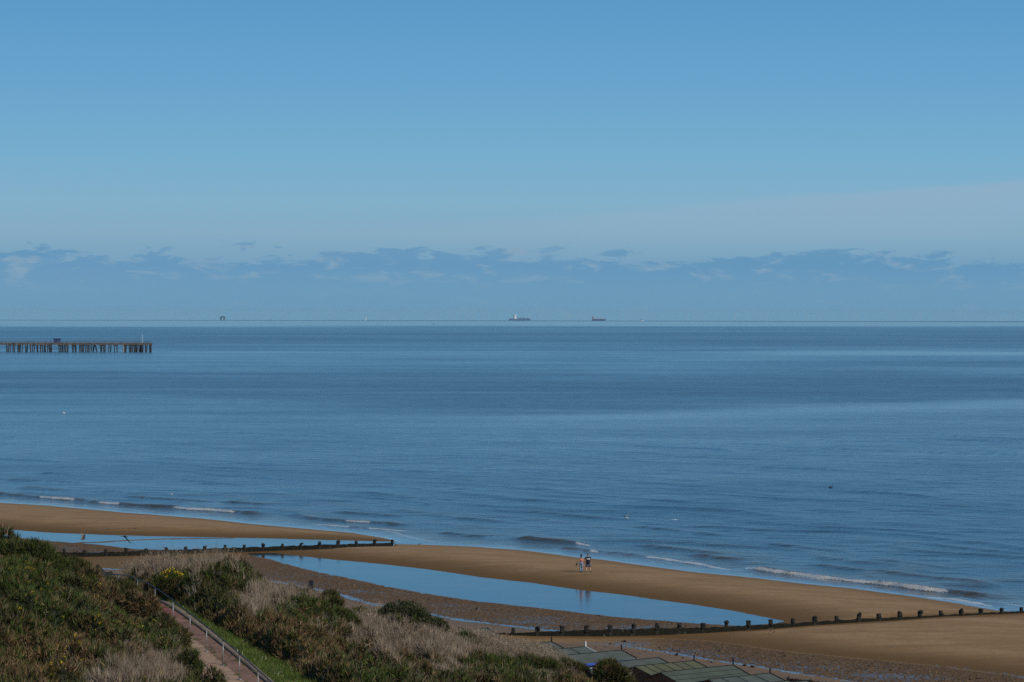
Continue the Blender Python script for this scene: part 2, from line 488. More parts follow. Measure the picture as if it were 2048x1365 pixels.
N_M = pl([(-300, 1100), (180, 1111), (490, 1110), (530, 1116), (570, 1127), (620, 1141), (680, 1153), (740, 1166), (800, 1178), (880, 1192), (960, 1203),
          (1060, 1214), (1140, 1224), (1240, 1235), (1340, 1243), (1400, 1248), (1480, 1251), (1545, 1249), (1620, 1254), (1800, 1275)], LPM)
F_M = pl([(-300, 1122), (-100, 1130), (100, 1132), (220, 1138), (340, 1145), (470, 1155), (560, 1165), (664, 1185), (740, 1207), (800, 1220), (861, 1229),
          (930, 1241), (1010, 1251), (1075, 1258), (1150, 1266), (1300, 1280)], 0.35)
N_R = pl([(900, 1276), (1200, 1277), (1330, 1278), (1410, 1282), (1480, 1290), (1560, 1302), (1640, 1310), (1720, 1318), (1800, 1325), (1900, 1335), (2000, 1348), (2200, 1375), (2700, 1440)], 0.15)
F_R = pl([(900, 1280), (1150, 1284), (1250, 1292), (1330, 1304), (1400, 1316), (1500, 1331), (1600, 1347), (1700, 1362), (1900, 1390), (2200, 1440), (2700, 1520)], 0.35)
N_L = pl([(-300, 1060), (-60, 1069), (0, 1073), (100, 1082), (200, 1090), (270, 1099), (500, 1102), (640, 1098), (784, 1093)], LPL)
F_L = pl([(-300, 1088), (-100, 1097), (100, 1108), (250, 1114), (800, 1122)], 0.3)
def plh(pts): return np.array([at(x, y, h) for x, y, h in pts])
GLD = [(-900, 1128, .4), (-300, 1119, .4), (87, 1112, .3), (300, 1110, .15), (500, 1103, .12), (640, 1098.5, .26), (713, 1095, .26), (784, 1093, .08), (900, 1089, .0)]
GRD = [(700, 1262, .7), (950, 1267, .6), (1075, 1271.5, .45), (1220, 1272.5, .3), (1360, 1268, .22), (1541, 1256.5, .28), (1717, 1244.5, .42), (1882, 1232.5, .36), (2043, 1225.5, .08), (2200, 1217, -.3), (2600, 1195, -1)]
GL = plh(GLD); GR = plh(GRD)
def gprof(a, L, D): 
    acc = np.concatenate([[0], np.cumsum(np.linalg.norm(np.diff(L, axis=0), axis=1))]); return np.interp(a, acc, [d[2] for d in D])
GL_TIP = at(784, 1093, 0.1)

def sd_shore(P):
    d, s, a = poly_dist(P, SHORE)
    return -s * d          # land positive
def smin(a, b, k):
    h = np.clip(0.5 + 0.5 * (b - a) / k, 0, 1)
    return b * (1 - h) + a * h - k * h * (1 - h)

def beach_fields(P):
    ds = sd_shore(P)
    dgl, sgl, agl = poly_dist(P, GL); dgr, sgr, agr = poly_dist(P, GR)
    zl = (sgl > 0) & (P[:, 0] < GL_TIP[0])
    zr = (sgr < 0)
    out = {}
    def zone(N, F, pool, lp, rise_bar, rise_in=0.25):
        dn, sn, _ = poly_dist(P, N); df, sf, _ = poly_dist(P, F)
        inl = sn < 0
        if pool is not None:
            dp, _, _ = poly_dist(P, pool, True); ins = in_poly(P, pool)
        else:
            dp = dn; ins = np.zeros(len(P), bool)
        bar = lp + rise_bar * dp
        bar = np.where(ins, lp - np.minimum(0.10 * dp, 0.16), bar)
        t = dn / (dn + df + 1e-6)
        inland = np.where(sf < 0, 0.33 + 0.062 * np.maximum(df - 0.8, 0), lp + 0.035 * sstep(0, 0.9, dn) + (0.29 - lp) * t)
        inland = np.where(ins, lp - np.minimum(0.05 * dp, 0.16), inland)
        hbar = smin(smin(np.where(ds > 0, 0.052 * ds, 0.045 * ds), np.maximum(bar, -2), 0.12), 0.62, 0.15)
        hbar = np.where(ins, bar, hbar)
        h = np.where(inl & ~ins, inland, hbar)
        wet = np.where(inl, 0.8, 1 - sstep(0.6, 9.0, dp))
        gravel = np.where(inl & (sf > 0), 1.0, 0.0) * sstep(0, 0.5, dn)
        film = np.exp(-(df / (0.55 if pool is None else 0.9)) ** 2)
        upper = np.where(sf < 0, sstep(0.2, 1.5, df), 0)
        return h, wet, gravel, film, upper, dn, inl, ins, dp
    A = zone(N_M, F_M, POOL_M, LPM, 0.080)
    B = zone(N_L, F_L, POOL_L, LPL, 0.070)
    C = zone(N_R, F_R, None, 0.15, 0.045)
    def sel(i):
        return np.where(zr, C[i], np.where(zl, B[i], A[i]))
    h, wet, gravel, film, upper, dn, inl, ins, dp = [sel(i) for i in range(9)]
    inl = inl.astype(bool); ins = ins.astype(bool)
    # brown damp sand between the groyne and the slope, left part of the middle bay
    px = 1024 + FPX * P[:, 0] / P[:, 1]
    mid = (~zr) & (~zl)
    g2 = np.where(mid & (px < 560), np.clip((px - 380) / 180, 0.05, 1), 1.0)
    gravel = gravel * g2
    g3 = np.where(zr, sstep(1230, 1380, px), 1.0)
    gravel = gravel * g3
    film = np.maximum(film, np.where(zr, np.exp(-((px - 1250) / 75) ** 2) * np.exp(-((P[:, 1] - 229) / 4.0) ** 2) * 0.75, 0))
    film = np.maximum(film, np.where(zr & (px > 1430), 0.62 * np.exp(-((dn - 0.3) / 0.7) ** 2) * sstep(0.35, 0.6, fbm(px * 0.012, dn * 0.3, 2, 55)), 0))
    film = np.where(zr & (px < 1180), film * np.clip((px - 1100) / 80, 0, 1), film)
    film = np.where(zl, film * 0.4, film)
    # shoreline damp
    wet = np.maximum(wet, 0.42 * (1 - sstep(0.5, 4.5, ds)) * (~inl))
    wet = np.where(zr & inl, 0.35, wet)
    # the sand is scoured along the groynes
    for (dd_, aa_, L_, D_, tipx) in ((dgl, agl, GL, GLD, GL_TIP[0] + 0.4), (dgr, agr, GR, GRD, 1e9)):
        wg = (1 - sstep(0.7, 3.4, dd_)) * (P[:, 0] < tipx)
        gp_ = gprof(aa_, L_, D_) - 0.03
        h = np.where(ins, h, h * (1 - wg) + gp_ * wg)
        wet = np.maximum(wet, 0.8 * wg)
    # small scale relief
    n = fbm(P[:, 0] * 1.6, P[:, 1] * 0.9, 3, 5) - 0.5
    n2 = fbm(P[:, 0] * 0.22, P[:, 1] * 0.12, 3, 9) - 0.5
    h = h + np.where(inl & ~ins, n * 0.10 * gravel + n2 * 0.03, n2 * 0.035 + n * 0.008 * (dp > 0.4))
    h = h + np.where(ins, n * 0.05, 0)
    # spit of sand in the left pool
    SP = pl([(160, 1086), (200, 1085), (260, 1081), (330, 1078.5), (460, 1076.5)], LPL)
    dsp, _, _ = poly_dist(P, SP)
    h = np.where(zl & ins, np.maximum(h, LPL + 0.05 - 0.075 * dsp * 1.1 + n * 0.05), h)
    gravel = np.where(zl & ins, 0.6, gravel)
    return h, wet, gravel, film, upper, ds, dn, zl, zr, inl
def beach_h(x, y):
    return float(beach_fields(np.array([[x, y]]))[0][0])

def frame_axis(a, b, n): return np.linspace(a, b, n)
u_d = np.concatenate([-np.geomspace(0.55, 0.19, 14)[:-1], np.linspace(-0.19, 0.19, 560), np.geomspace(0.19, 0.55, 14)[1:]])
Yb = np.concatenate([np.arange(172, 212, 0.8), np.arange(212, 345, 0.38), np.arange(345, 440, 0.8)])
UU, YY = np.meshgrid(u_d, Yb)
P = np.stack([(UU * YY).ravel(), YY.ravel()], 1)
bh, bwet, bgr, bfilm, bup, bds, bdn, bzl, bzr, binl = beach_fields(P)
pools = np.where(binl, sstep(1.5, 8, bdn), 0)
keep_h = np.minimum(bh, 1.75)
keep_h = np.maximum(keep_h, -1.6)
V = np.concatenate([P, keep_h[:, None]], 1)
F = grid_faces(len(Yb), len(u_d))
beach = big_mesh('beach_sand', V, F, M['beach'], smooth=True, attrs={'wet': bwet, 'gravel': bgr, 'film': bfilm, 'upper': bup, 'pools': pools})
tag(beach, kind='structure')

# pools lying in the beach
def pool_obj(name, poly, lvl, grow_to_land):
    # spread the outline a little towards the land, so that the water also lies between the stones
    c = poly.mean(0); out = []
    n = len(poly)
    for i in range(n):
        a = poly[i - 1]; b = poly[(i + 1) % n]
        t = b - a; nrm = np.array([t[1], -t[0]]); nrm /= np.linalg.norm(nrm)
        if ((poly[i] - c) @ nrm) < 0: nrm = -nrm
        out.append(poly[i] + nrm * 0.35 + np.array([-0.8, -0.55]) * (grow_to_land if nrm[1] < 0 else 0.0))
    me = bpy.data.meshes.new(name)
    bm = bmesh.new()
    vs = [bm.verts.new((p[0], p[1], lvl)) for p in out]
    f = bm.faces.new(vs)
    if f.normal.z < 0: f.normal_flip()
    bmesh.ops.triangulate(bm, faces=bm.faces[:])
    bm.to_mesh(me); bm.free()
    me.materials.append(M['pool'])
    o = link(bpy.data.objects.new(name, me))
    return tag(o, kind='structure')
pool_obj('tidal_pool_water', POOL_M, LPM, 1.1)
pool_obj('tidal_pool_water', POOL_L, LPL, 0.9)

# ------------------------------------------------------------------ sea
WAVES = [  # (points in the photograph, height, foam spans along x)
    ([(-80, 984), (0, 990), (78, 996), (150, 1002), (197, 1007), (240, 1011), (345, 1017), (400, 1021), (470, 1026), (540, 1032)], 0.27, [(78, 150), (195, 240), (345, 470)]),
    ([(560, 1030), (600, 1034), (650, 1041), (740, 1046), (830, 1053)], 0.24, [(690, 742)]),
    ([(620, 1049), (700, 1055), (815, 1062)], 0.09, [(630, 700), (735, 818)]),
    ([(860, 1065), (930, 1071), (990, 1077)], 0.15, []),
    ([(1010, 1077), (1060, 1081), (1120, 1086), (1190, 1092)], 0.30, [(1150, 1185)]),
    ([(1100, 1096), (1160, 1101), (1215, 1108)], 0.17, [(1180, 1200)]),
    ([(1180, 1103), (1250, 1110), (1330, 1120), (1400, 1130), (1470, 1140)], 0.12, [(1290, 1465)]),
    ([(1260, 1090), (1330, 1098), (1410, 1108), (1480, 1118)], 0.20, []),
    ([(1370, 1112), (1430, 1119), (1500, 1126)], 0.18, []),
    ([(1480, 1136), (1560, 1147), (1650, 1159), (1750, 1169), (1820, 1177), (1900, 1187), (1950, 1193), (2010, 1201)], 0.30, [(1490, 1900)]),
    ([(1860, 1193), (1930, 1203), (1995, 1213)], 0.10, [(1855, 1990)]),
    ([(1600, 1128), (1720, 1142), (1850, 1156), (1990, 1175)], 0.16, []),
    ([(1730, 1118), (1820, 1128), (1930, 1142)], 0.13, []),
    ([(0, 960), (60, 962), (120, 964), (190, 970)], 0.16, []),
    ([(60, 946), (110, 948), (160, 952)], 0.12, []),
    ([(20, 975), (70, 977), (140, 983)], 0.15, []),
    ([(230, 993), (300, 997), (360, 1001), (440, 1006)], 0.15, []),
    ([(380, 965), (440, 968), (500, 972)], 0.12, []),
    ([(430, 1005), (490, 1008), (545, 1012)], 0.20, []),
    ([(330, 958), (410, 963), (520, 972)], 0.11, []),
    ([(640, 1024), (720, 1028), (820, 1035)], 0.15, []),
    ([(840, 1030), (930, 1038), (1020, 1046)], 0.10, []),
    ([(1030, 1022), (1120, 1030), (1230, 1040)], 0.11, []),
    ([(1250, 1052), (1350, 1062), (1460, 1074)], 0.12, []),
    ([(1500, 1085), (1600, 1096), (1700, 1108)], 0.12, []),
    ([(1640, 1006), (1760, 1016), (1900, 1028)], 0.08, []),
    ([(1100, 985), (1250, 995), (1400, 1008)], 0.07, []),
    ([(700, 985), (820, 994), (950, 1005)], 0.08, []),
    ([(1820, 1088), (1930, 1098), (2080, 1112)], 0.11, []),
]
u_s = np.concatenate([-np.geomspace(1.3, 0.20, 22)[:-1], np.linspace(-0.20, 0.20, 560), np.geomspace(0.20, 1.3, 22)[1:]])
Ys = np.concatenate([np.arange(224, 425, 0.34), np.geomspace(425, 1300, 300), np.geomspace(1300, 27000, 240)[1:]])
UU, YY = np.meshgrid(u_s, Ys)
X = (UU * YY).ravel(); Y = YY.ravel(); P = np.stack([X, Y], 1)
z = np.zeros(len(P)); foam = np.zeros(len(P)); shal = np.zeros(len(P))
near = Y < 640
Pn = P[near]
dsea = np.full(len(P), 3000.0); dsea[near] = -sd_shore(Pn)
dn_ = np.maximum(dsea[near], 0)
zn = np.zeros(len(Pn)); fo = np.zeros(len(Pn))
xpn = 1024 + FPX * Pn[:, 0] / Pn[:, 1]
for pts, hgt, fs in WAVES:
    L = pl(pts, 0.0)
    lo = L.min(0) - 8; hi_ = L.max(0) + 8
    m = (Pn[:, 0] > lo[0]) & (Pn[:, 0] < hi_[0]) & (Pn[:, 1] > lo[1]) & (Pn[:, 1] < hi_[1])
    if not m.any(): continue
    Q = Pn[m]
    d, s, a = poly_dist(Q, L)
    tot = np.linalg.norm(np.diff(L, axis=0), axis=1).sum()
    wob = (fbm(a * 0.25, a * 0 + hgt * 50, 3, 3) - 0.5) * 0.9
    d = d * s + wob
    env = sstep(0, min(5, tot * 0.3), a) * sstep(0, min(5, tot * 0.3), tot - a) * (0.7 + 0.6 * vnoise(a * 0.35, a * 0 + 3.3, 2))
    prof = np.where(d < 0, np.exp(-(d / 0.62) ** 2), np.exp(-(d / 2.3) ** 2))
    zn[m] = np.maximum(zn[m], 1.35 * hgt * env * prof)
    xq = xpn[m]
    for x0, x1 in fs:
        e = sstep(x0 - 6, x0 + 6, xq) * sstep(x1 + 6, x1 - 6, xq)
        fo[m] = np.maximum(fo[m], e * np.exp(-((d + 0.40) / 0.42) ** 2) * (0.62 + 0.38 * vnoise(a * 0.8, d * 1.5, 7)))
        fo[m] = np.maximum(fo[m], e * 0.34 * np.exp(-((d + 1.6) / 1.1) ** 2))
# general swell running in to the shore
wp = (fbm(Pn[:, 0] * 0.035, Pn[:, 1] * 0.025, 3, 21) - 0.5) * 26
def crest(lam, seed, amp):
    ph = 2 * np.pi * (dn_ + wp + seed * 3.1) / lam
    c = (0.5 + 0.5 * np.sin(ph)) ** 2.2
    gate = sstep(0.40, 0.66, fbm((0.54 * Pn[:, 0] - 0.84 * Pn[:, 1]) * 0.022 + seed, dn_ * 0.10, 3, 30 + seed))
    return amp * c * gate
sw = crest(8.5, 1, 0.15) + crest(5.0, 5, 0.07) + crest(14.0, 9, 0.14)
zn += sw * sstep(1.0, 12, dn_) * (0.72 + 0.28 * sstep(120, 20, dn_))
zn *= sstep(0.3, 2.5, dn_)
# lacy edge of the swash and the line of foam lying on the sand
edge = np.exp(-((dn_ - 0.35 - 0.5 * vnoise(Pn[:, 0] * 0.3, Pn[:, 1] * 0.2, 4)) / 0.32) ** 2) * 0.62
edge2 = np.exp(-((dn_ - 3.2 - 2.0 * vnoise(Pn[:, 0] * 0.12, Pn[:, 1] * 0.12, 14)) / 0.6) ** 2) * 0.55 * sstep(0.45, 0.7, vnoise(Pn[:, 0] * 0.1, Pn[:, 1] * 0.08, 8))
fo = np.maximum(fo, np.maximum(edge, edge2) * (xpn > -400))
z[near] = zn; foam[near] = fo
shal = np.where(near, 1 - sstep(1.0, 16, dsea), 0)
shal = np.maximum(shal, np.clip(z / 0.30, 0, 1) * 0.8 * (1 - sstep(14, 60, dsea)))
py = EYE_Y + FPX * (CAM_H / Y + Y / RE2)
xp = 1024 + FPX * UU.ravel()
wv = (fbm(UU.ravel() * 7, np.log(Y) * 9, 4, 40) - 0.5)
pyw = py + wv * np.interp(py, [641, 660, 720, 900, 1100], [3, 16, 80, 110, 80])
ruf = np.interp(pyw, [641, 642.2, 643.2, 651, 656, 675, 700, 712, 740, 768, 800, 838, 865, 950, 1050, 1200],
                [1.0, 1.0, .0, .02, .55, .72, .55, .42, .6, .72, .62, .38, .34, .42, .50, .45])
ruf += (fbm(UU.ravel() * 12, np.log(Y) * 30, 4, 60) - 0.5) * 0.35
def streak(y0, slope, x0, x1, w, amt):
    c = y0 + slope * (xp - x0)
    return -amt * np.exp(-((py + wv * 10 - c) / w) ** 2) * sstep(x0 - 120, x0 + 160, xp) * sstep(x1 + 150, x1 - 100, xp)
ruf += streak(838, -0.030, 1050, 2300, 9, 0.45) + streak(706, 0.0, 1450, 2300, 5, 0.3) + streak(745, 0.0, 1850, 2400, 7, 0.32)
ruf += streak(706, 0.0, 300, 1100, 5, 0.12)
ruf = np.where(near, ruf * sstep(0.5, 10, dsea), ruf)
ruf = np.where(py < 642.4, 1.0, ruf); ruf = np.clip(ruf, 0, 1)
fade = np.clip(900 / Y, 0.28, 1.0) * np.where(near, 0.08 + 0.92 * sstep(0.5, 7, dsea), 1)
r2 = X * X + Y * Y
z = z - r2 / RE2 * (Y > 425) - (r2 / RE2) * (Y <= 425) * sstep(250, 425, Y)
V = np.stack([X, Y, z], 1)
F = grid_faces(len(Ys), len(u_s))
sea = big_mesh('sea_water', V, F, M['sea'], smooth=True, attrs={'ruffle': ruf, 'fade': fade, 'foam': foam, 'shallow': shal})
tag(sea, kind='structure')
#@@SECTION3
# ------------------------------------------------------------------ cliff slope
YG = np.array([(-700, 1085), (-400, 1098), (0, 1122), (100, 1146), (170, 1166), (250, 1180), (500, 1190), (560, 1198), (650, 1222), (700, 1244), (760, 1252), (860, 1280),
               (950, 1300), (1050, 1322), (1150, 1350), (1240, 1385), (1400, 1440), (1700, 1500), (2048, 1560), (2600, 1600)], float)
def Ymap(x, y): return 123.5 + (1365 - y) * 0.16 + 0.04 * (x - 480)
PATHPX = [(-40, 1170, 196), (60, 1180, 182), (130, 1187, 171), (201, 1190, 160), (237, 1192, 152), (275, 1203, 144.5), (310, 1222, 139.6), (346, 1249, 136.4), (380, 1275.5, 133.2), (413, 1303, 130),
          (446, 1331, 127), (479, 1360, 124), (516, 1394, 120.8), (552, 1428, 117.6), (600, 1478, 113.5), (680, 1565, 107), (790, 1690, 99.5)]
PATH3 = [atY(x, y, Y) for x, y, Y in PATHPX]
def catmull(pts, n=10):
    out = []
    for i in range(len(pts) - 1):
        p0 = pts[max(i - 1, 0)]; p1 = pts[i]; p2 = pts[i + 1]; p3 = pts[min(i + 2, len(pts) - 1)]
        for k in range(n):
            t = k / n
            out.append(0.5 * ((2 * p1) + (p2 - p0) * t + (2 * p0 - 5 * p1 + 4 * p2 - p3) * t * t + (3 * p1 - p0 - 3 * p2 + p3) * t ** 3))
    out.append(pts[-1]); return out
PATHS = catmull(PATH3, 8)
PATH2 = np.array([(p.x, p.y) for p in PATHS]); PATHZ = np.array([p.z for p in PATHS])
_pacc = np.concatenate([[0], np.cumsum(np.linalg.norm(np.diff(PATH2, axis=0), axis=1))])
def hill(P):
    X = P[:, 0]; Y = np.maximum(P[:, 1], 0.5)
    x = np.clip(1024 + FPX * X / Y, -700, 2600)
    yg = np.interp(x, YG[:, 0], YG[:, 1])
    Ysil = Ymap(x, yg)
    Yc = np.minimum(Y, Ysil)
    y = 1365 - (Yc - 123.5 - 0.04 * (x - 480)) / 0.16
    ext = 15.0 * sstep(110, 200, x) * sstep(520, 420, x)
    z = CAM_H - (y - EYE_Y) / FPX * np.minimum(Y, Ysil + ext)
    over = np.maximum(Y - Ysil - ext, 0)
    z = z - 0.5 * np.sqrt(over * over + 1.0) + 0.5 * 1.0 - 0.04 * over
    z = np.maximum(z, 1.2)
    z = z - 1.6 * np.clip(1 - Y / 90, 0, 1)
    d, s, a = poly_dist(P, PATH2)
    pz = np.interp(a, _pacc, PATHZ)
    w = 1 - sstep(2.2, 6.5, d)
    return z * (1 - w) + (pz - 0.06) * w, d, s
def hill_z(x, y): return float(hill(np.array([[x, y]]))[0][0])

hu = np.concatenate([-np.geomspace(0.9, 0.22, 12)[:-1], np.linspace(-0.22, 0.22, 150), np.geomspace(0.22, 0.9, 12)[1:]])
hY = np.concatenate([np.linspace(-4, 90, 40)[:-1], np.linspace(90, 205, 190)])
UU, YY = np.meshgrid(hu, hY)
XX = UU * np.maximum(YY, 12)
P = np.stack([XX.ravel(), YY.ravel()], 1)
hz, hd, hs = hill(P)
hz = np.where(hz <= 1.21, -0.6, hz)
hz = np.minimum(hz, 23.4)
V = np.concatenate([P, hz[:, None]], 1)
hillo = big_mesh('hill_slope', V, grid_faces(len(hY), len(hu)), M['soil'], smooth=True)
tag(hillo, kind='structure')

# ------------------------------------------------------------------ footpath
def path_mat():
    m, N, b = new_mat('worn_path_surface')
    t = N.n('ShaderNodeTexCoord'); pos = t.outputs['Object']
    sd_ = N.attr('side').outputs['Fac']; red = N.attr('red').outputs['Fac']; alo = N.attr('along').outputs['Fac']
    n1 = N.mapr(N.noise(pos, 0.9, 5, 0.65), 0.3, 0.7); n2 = N.noise(pos, 14, 3, 0.6)
    tan = N.mix(n1, (0.26, 0.165, 0.11), (0.37, 0.245, 0.165))
    brn = N.mix(n1, (0.15, 0.080, 0.055), (0.23, 0.125, 0.09))
    rd = N.mix(n1, (0.20, 0.05, 0.048), (0.26, 0.07, 0.065))
    c = N.mix(N.mapr(sd_, 0.06, 0.14), tan, brn)
    c = N.mix(red, c, rd)
    # open joints between slabs, wandering cracks and moss in them
    jj = N.math('ABSOLUTE', N.math('SUBTRACT', N.math('FRACT', N.math('DIVIDE', alo, 3.05)), 0.5))
    jt = N.mapr(jj, 0.0, 0.012, 1, 0)
    v = N.n('ShaderNodeTexVoronoi'); v.feature = 'DISTANCE_TO_EDGE'; v.inputs['Scale'].default_value = 0.42
    N.link(N.vmath('ADD', pos, N.vmath('SCALE', pos)), v.inputs['Vector'])
    wv_ = N.n('ShaderNodeTexNoise'); wv_.inputs['Scale'].default_value = 1.1; N.link(pos, wv_.inputs['Vector'])
    N.link(N.vmath('ADD', pos, wv_.outputs['Color']), v.inputs['Vector'])
    ck = N.mapr(v.outputs['Distance'], 0.0, 0.022, 0.9, 0)
    cr = N.math('MAXIMUM', N.math('MULTIPLY', jt, 0.9), ck)
    c = N.mix(cr, c, (0.025, 0.02, 0.014))
    c = N.mix(N.mapr(n2, 0.55, 0.75, 0, 0.3), c, (0.08, 0.06, 0.045))
    N.setin(b.inputs['Base Color'], c); b.inputs['Roughness'].default_value = 0.9
    N.link(N.bump(N.math('SUBTRACT', N.math('MULTIPLY', n2, 0.3), cr), 0.8, 0.02), b.inputs['Normal'])
    return m
M['path'] = path_mat()
M['kerb'] = simple('kerb_concrete', (0.19, 0.15, 0.115), 0.9, 0.25, 1.8, bump=0.03, detail=6)
def ribbon(name, offs, mat, attrs=True, wobble=0.0, kind='structure'):
    """offs : list of (sideways offset, height) going left to right, laid along the path"""
    pts = PATHS; vs = []; a1 = []; a2 = []; a3 = []
    for i, p in enumerate(pts):
        t = (pts[min(i + 1, len(pts) - 1)] - pts[max(i - 1, 0)]); t.z = 0; t.normalize()
        r = Vector((-t.y, t.x, 0))
        if r.x < 0: r = -r
        for (o, h) in offs:
            oo = o + (wobble * (vnoise(i * 0.7, o * 3.0, 3) - 0.5) if wobble else 0)
            q = p + r * float(oo); vs.append((q.x, q.y, q.z + h))
            a1.append(o); a3.append(_pacc[i])
            px = 1024 + FPX * q.x / q.y
            a2.append(float(sstep(0.15, 0.3, np.array(o)) * sstep(352, 340, np.array(px))))
    n = len(offs)
    V = np.array(vs); F = grid_faces(len(pts), n)
    o = big_mesh(name, V, F, mat, attrs={'side': a1, 'red': a2, 'along': a3} if attrs else None)
    return tag(o, kind=kind)
ribbon('footpath', [(-1.75, -0.05), (-1.6, 0.0), (-1.0, 0.0), (-0.5, 0.0), (0.0, 0.0), (0.05, 0.0), (0.2, 0.0), (0.25, -0.004), (0.5, 0), (0.95, 0.0)], M['path'])
ribbon('path_kerb', [(0.93, -0.06), (0.935, 0.055), (1.26, 0.05), (1.27, -0.12)], M['kerb'], False, 0.03)

# ------------------------------------------------------------------ path railing
rail = empty('path_railing', PATHS[24])
base0 = rail.location.copy()
tag(rail, 'galvanised post and single rail handrail running down the cliff path', 'railing')
i0 = 10
rp = [p + Vector((0, 0, 1.08)) - base0 for p in PATHS[i0:]]
mb = MB(); mb.tube(rp, 0.028, 8); mb.build('handrail', M['rail'], rail, True)
for k in range(2, len(PATH3) - 1):
    if PATHPX[k][1] > 1520: continue
    p = PATH3[k] - base0
    mb = MB(); mb.tube([p + Vector((0, 0, -0.15)), p + Vector((0, 0, 1.03))], 0.021, 8)
    mb.tube([p + Vector((0, 0, 1.02)), p + Vector((0, 0, 1.055))], 0.036, 8)
    mb.box(p + Vector((0, 0, 0.006)), (0.2, 0.2, 0.03))
    mb.build('post', M['steel'], rail, True)

# ------------------------------------------------------------------ groynes
def weed_mat():
    m, N, b = new_mat('weed_covered_planks')
    t = N.n('ShaderNodeTexCoord'); pos = t.outputs['Object']
    s = N.n('ShaderNodeSeparateXYZ'); N.link(pos, s.inputs[0])
    n = N.noise(N.vmath('MULTIPLY', pos, (1.0, 1.0, 0.35)), 3.2, 5, 0.7)
    top = N.mapr(N.attr('hgt').outputs['Fac'], 0.15, 0.75, -0.25, 0.18)
    w = N.mapr(N.math('ADD', n, top), 0.47, 0.56)
    pale = N.mix(N.noise(pos, 1.3, 4), (0.045, 0.050, 0.034), (0.085, 0.09, 0.065))
    weed = N.mix(N.noise(pos, 6, 3), (0.006, 0.006, 0.005), (0.020, 0.019, 0.012))
    N.setin(b.inputs['Base Color'], N.mix(w, pale, weed)); b.inputs['Roughness'].default_value = 0.85; b.inputs['Specular IOR Level'].default_value = 0.1
    N.link(N.bump(n, 1.0, 0.06), b.inputs['Normal'])
    return m
M['weed_timber'] = weed_mat()
def groyne(name, posts, label, prof, prot, npale=0):
    """posts : (x, base y, top y) in the photograph"""
    n = len(posts); pw = []
    for i, (x, yb, yt) in enumerate(posts):
        h = float(np.interp(x, [d[0] for d in prof], [d[2] for d in prof]))
        q = at3(x, yb, h); top = CAM_H + ray(x, yt).z / ray(x, yt).y * q.y
        pw.append((q, top))
    root = empty(name, pw[n // 2][0]); o0 = root.location.copy()
    tag(root, label, 'groyne')
    for i, (q, top) in enumerate(pw):
        t = (pw[min(i + 1, n - 1)][0] - pw[max(i - 1, 0)][0]); ang = math.atan2(t.y, t.x)
        Rz = Matrix.Rotation(ang + random.uniform(-0.08, 0.08), 3, 'Z') @ Matrix.Rotation(random.uniform(-0.09, 0.09), 3, 'Y')
        top += random.uniform(-0.05, 0.06)
        hh = top - q.z + 0.9
        mb = MB(); sz = random.uniform(0.24, 0.32)
        mb.box((q.x - o0.x, q.y - o0.y, (top + q.z - 0.9) / 2 - o0.z), (sz, sz * 0.95, hh), Rz, taper=random.uniform(0.86, 1.0))
        # ragged top and growth around the shaft
        for k in range(4):
            mb.ellipsoid((q.x - o0.x + random.uniform(-.1, .1), q.y - o0.y - 0.12 + random.uniform(-.06, .06), top - o0.z - random.uniform(-0.02, 0.5)),
                         (random.uniform(.1, .2), random.uniform(.08, .14), random.uniform(.05, .16)), 7, 5)
        o = mb.build('post', M['timber'], root)
    for i in range(n - 1):
        (a, ta), (b, tb) = pw[i], pw[i + 1]
        d = (b - a); L = Vector((d.x, d.y, 0)).length; ex = Vector((d.x, d.y, 0)) / L; ny = Vector((-ex.y, ex.x, 0))
        ns = 14; vs = []; fs = []; hg = []
        for s in range(ns + 1):
            f = s / ns; c = a + d * f
            ztop = (ta + (tb - ta) * f) - prot(i / (n - 1)) + (vnoise(i * 5.1 + f * 7, 2.2, 1) - 0.5) * 0.10
            gz = beach_h(c.x - ny.x * -0.0, c.y) if s % 7 == 0 else c.z
            for (o_, z_, g_) in ((-0.09, -0.7, 0), (-0.09 - 0.05 * float(vnoise(f * 9 + i, 5.0)), ztop - c.z - 0.05, 0.95), (-0.02, ztop - c.z, 1), (0.09, ztop - c.z - 0.02, 1), (0.09, -0.7, 0)):
                q = c + ny * o_ ; vs.append((q.x - o0.x, q.y - o0.y, c.z + z_ - o0.z)); hg.append(g_ if i < npale else 1.6)
        fs = grid_faces(ns + 1, 5)
        nzr = 5
        # split the seaward and landward faces in height so the weed mask has something to follow
        ob = mesh_obj('plank_panel', vs, [tuple(int(j) for j in f) for f in fs], M['weed_timber'], root)
        at_ = ob.data.attributes.new('hgt', 'FLOAT', 'POINT'); at_.data.foreach_set('value', np.array(hg, dtype=np.float32))
    return root
rx = [921, 974, 1026, 1075, 1123.5, 1173, 1220, 1266.5, 1313, 1359.5, 1406, 1452.5, 1496, 1541, 1585.5, 1629, 1674, 1717.5, 1758, 1799, 1840.5, 1882, 1923, 1962, 2003, 2043, 2083, 2122, 2160]
rb = np.interp(rx, [921, 1026, 1075, 1220, 1313, 1406, 1453, 1541, 1629, 1717, 1799, 1882, 1962, 2043, 2160], [1266, 1270, 1272, 1273, 1270.5, 1266, 1263, 1257, 1250, 1244.5, 1239.5, 1233, 1229.3, 1226, 1222])
rt = np.interp(rx, [921, 1026, 1075, 1220, 1313, 1406, 1453, 1541, 1629, 1717, 1799, 1882, 1962, 2043, 2160], [1255, 1257.5, 1255, 1249.5, 1248, 1245.5, 1244, 1239.5, 1234.5, 1229, 1225, 1221, 1217, 1214, 1210])
groyne('timber_groyne', list(zip(rx, rb, rt)), 'long dark timber groyne on the right with square posts crossing the sand into the sea', GRD,
       lambda f: 0.36 + 0.04 * f, 14)
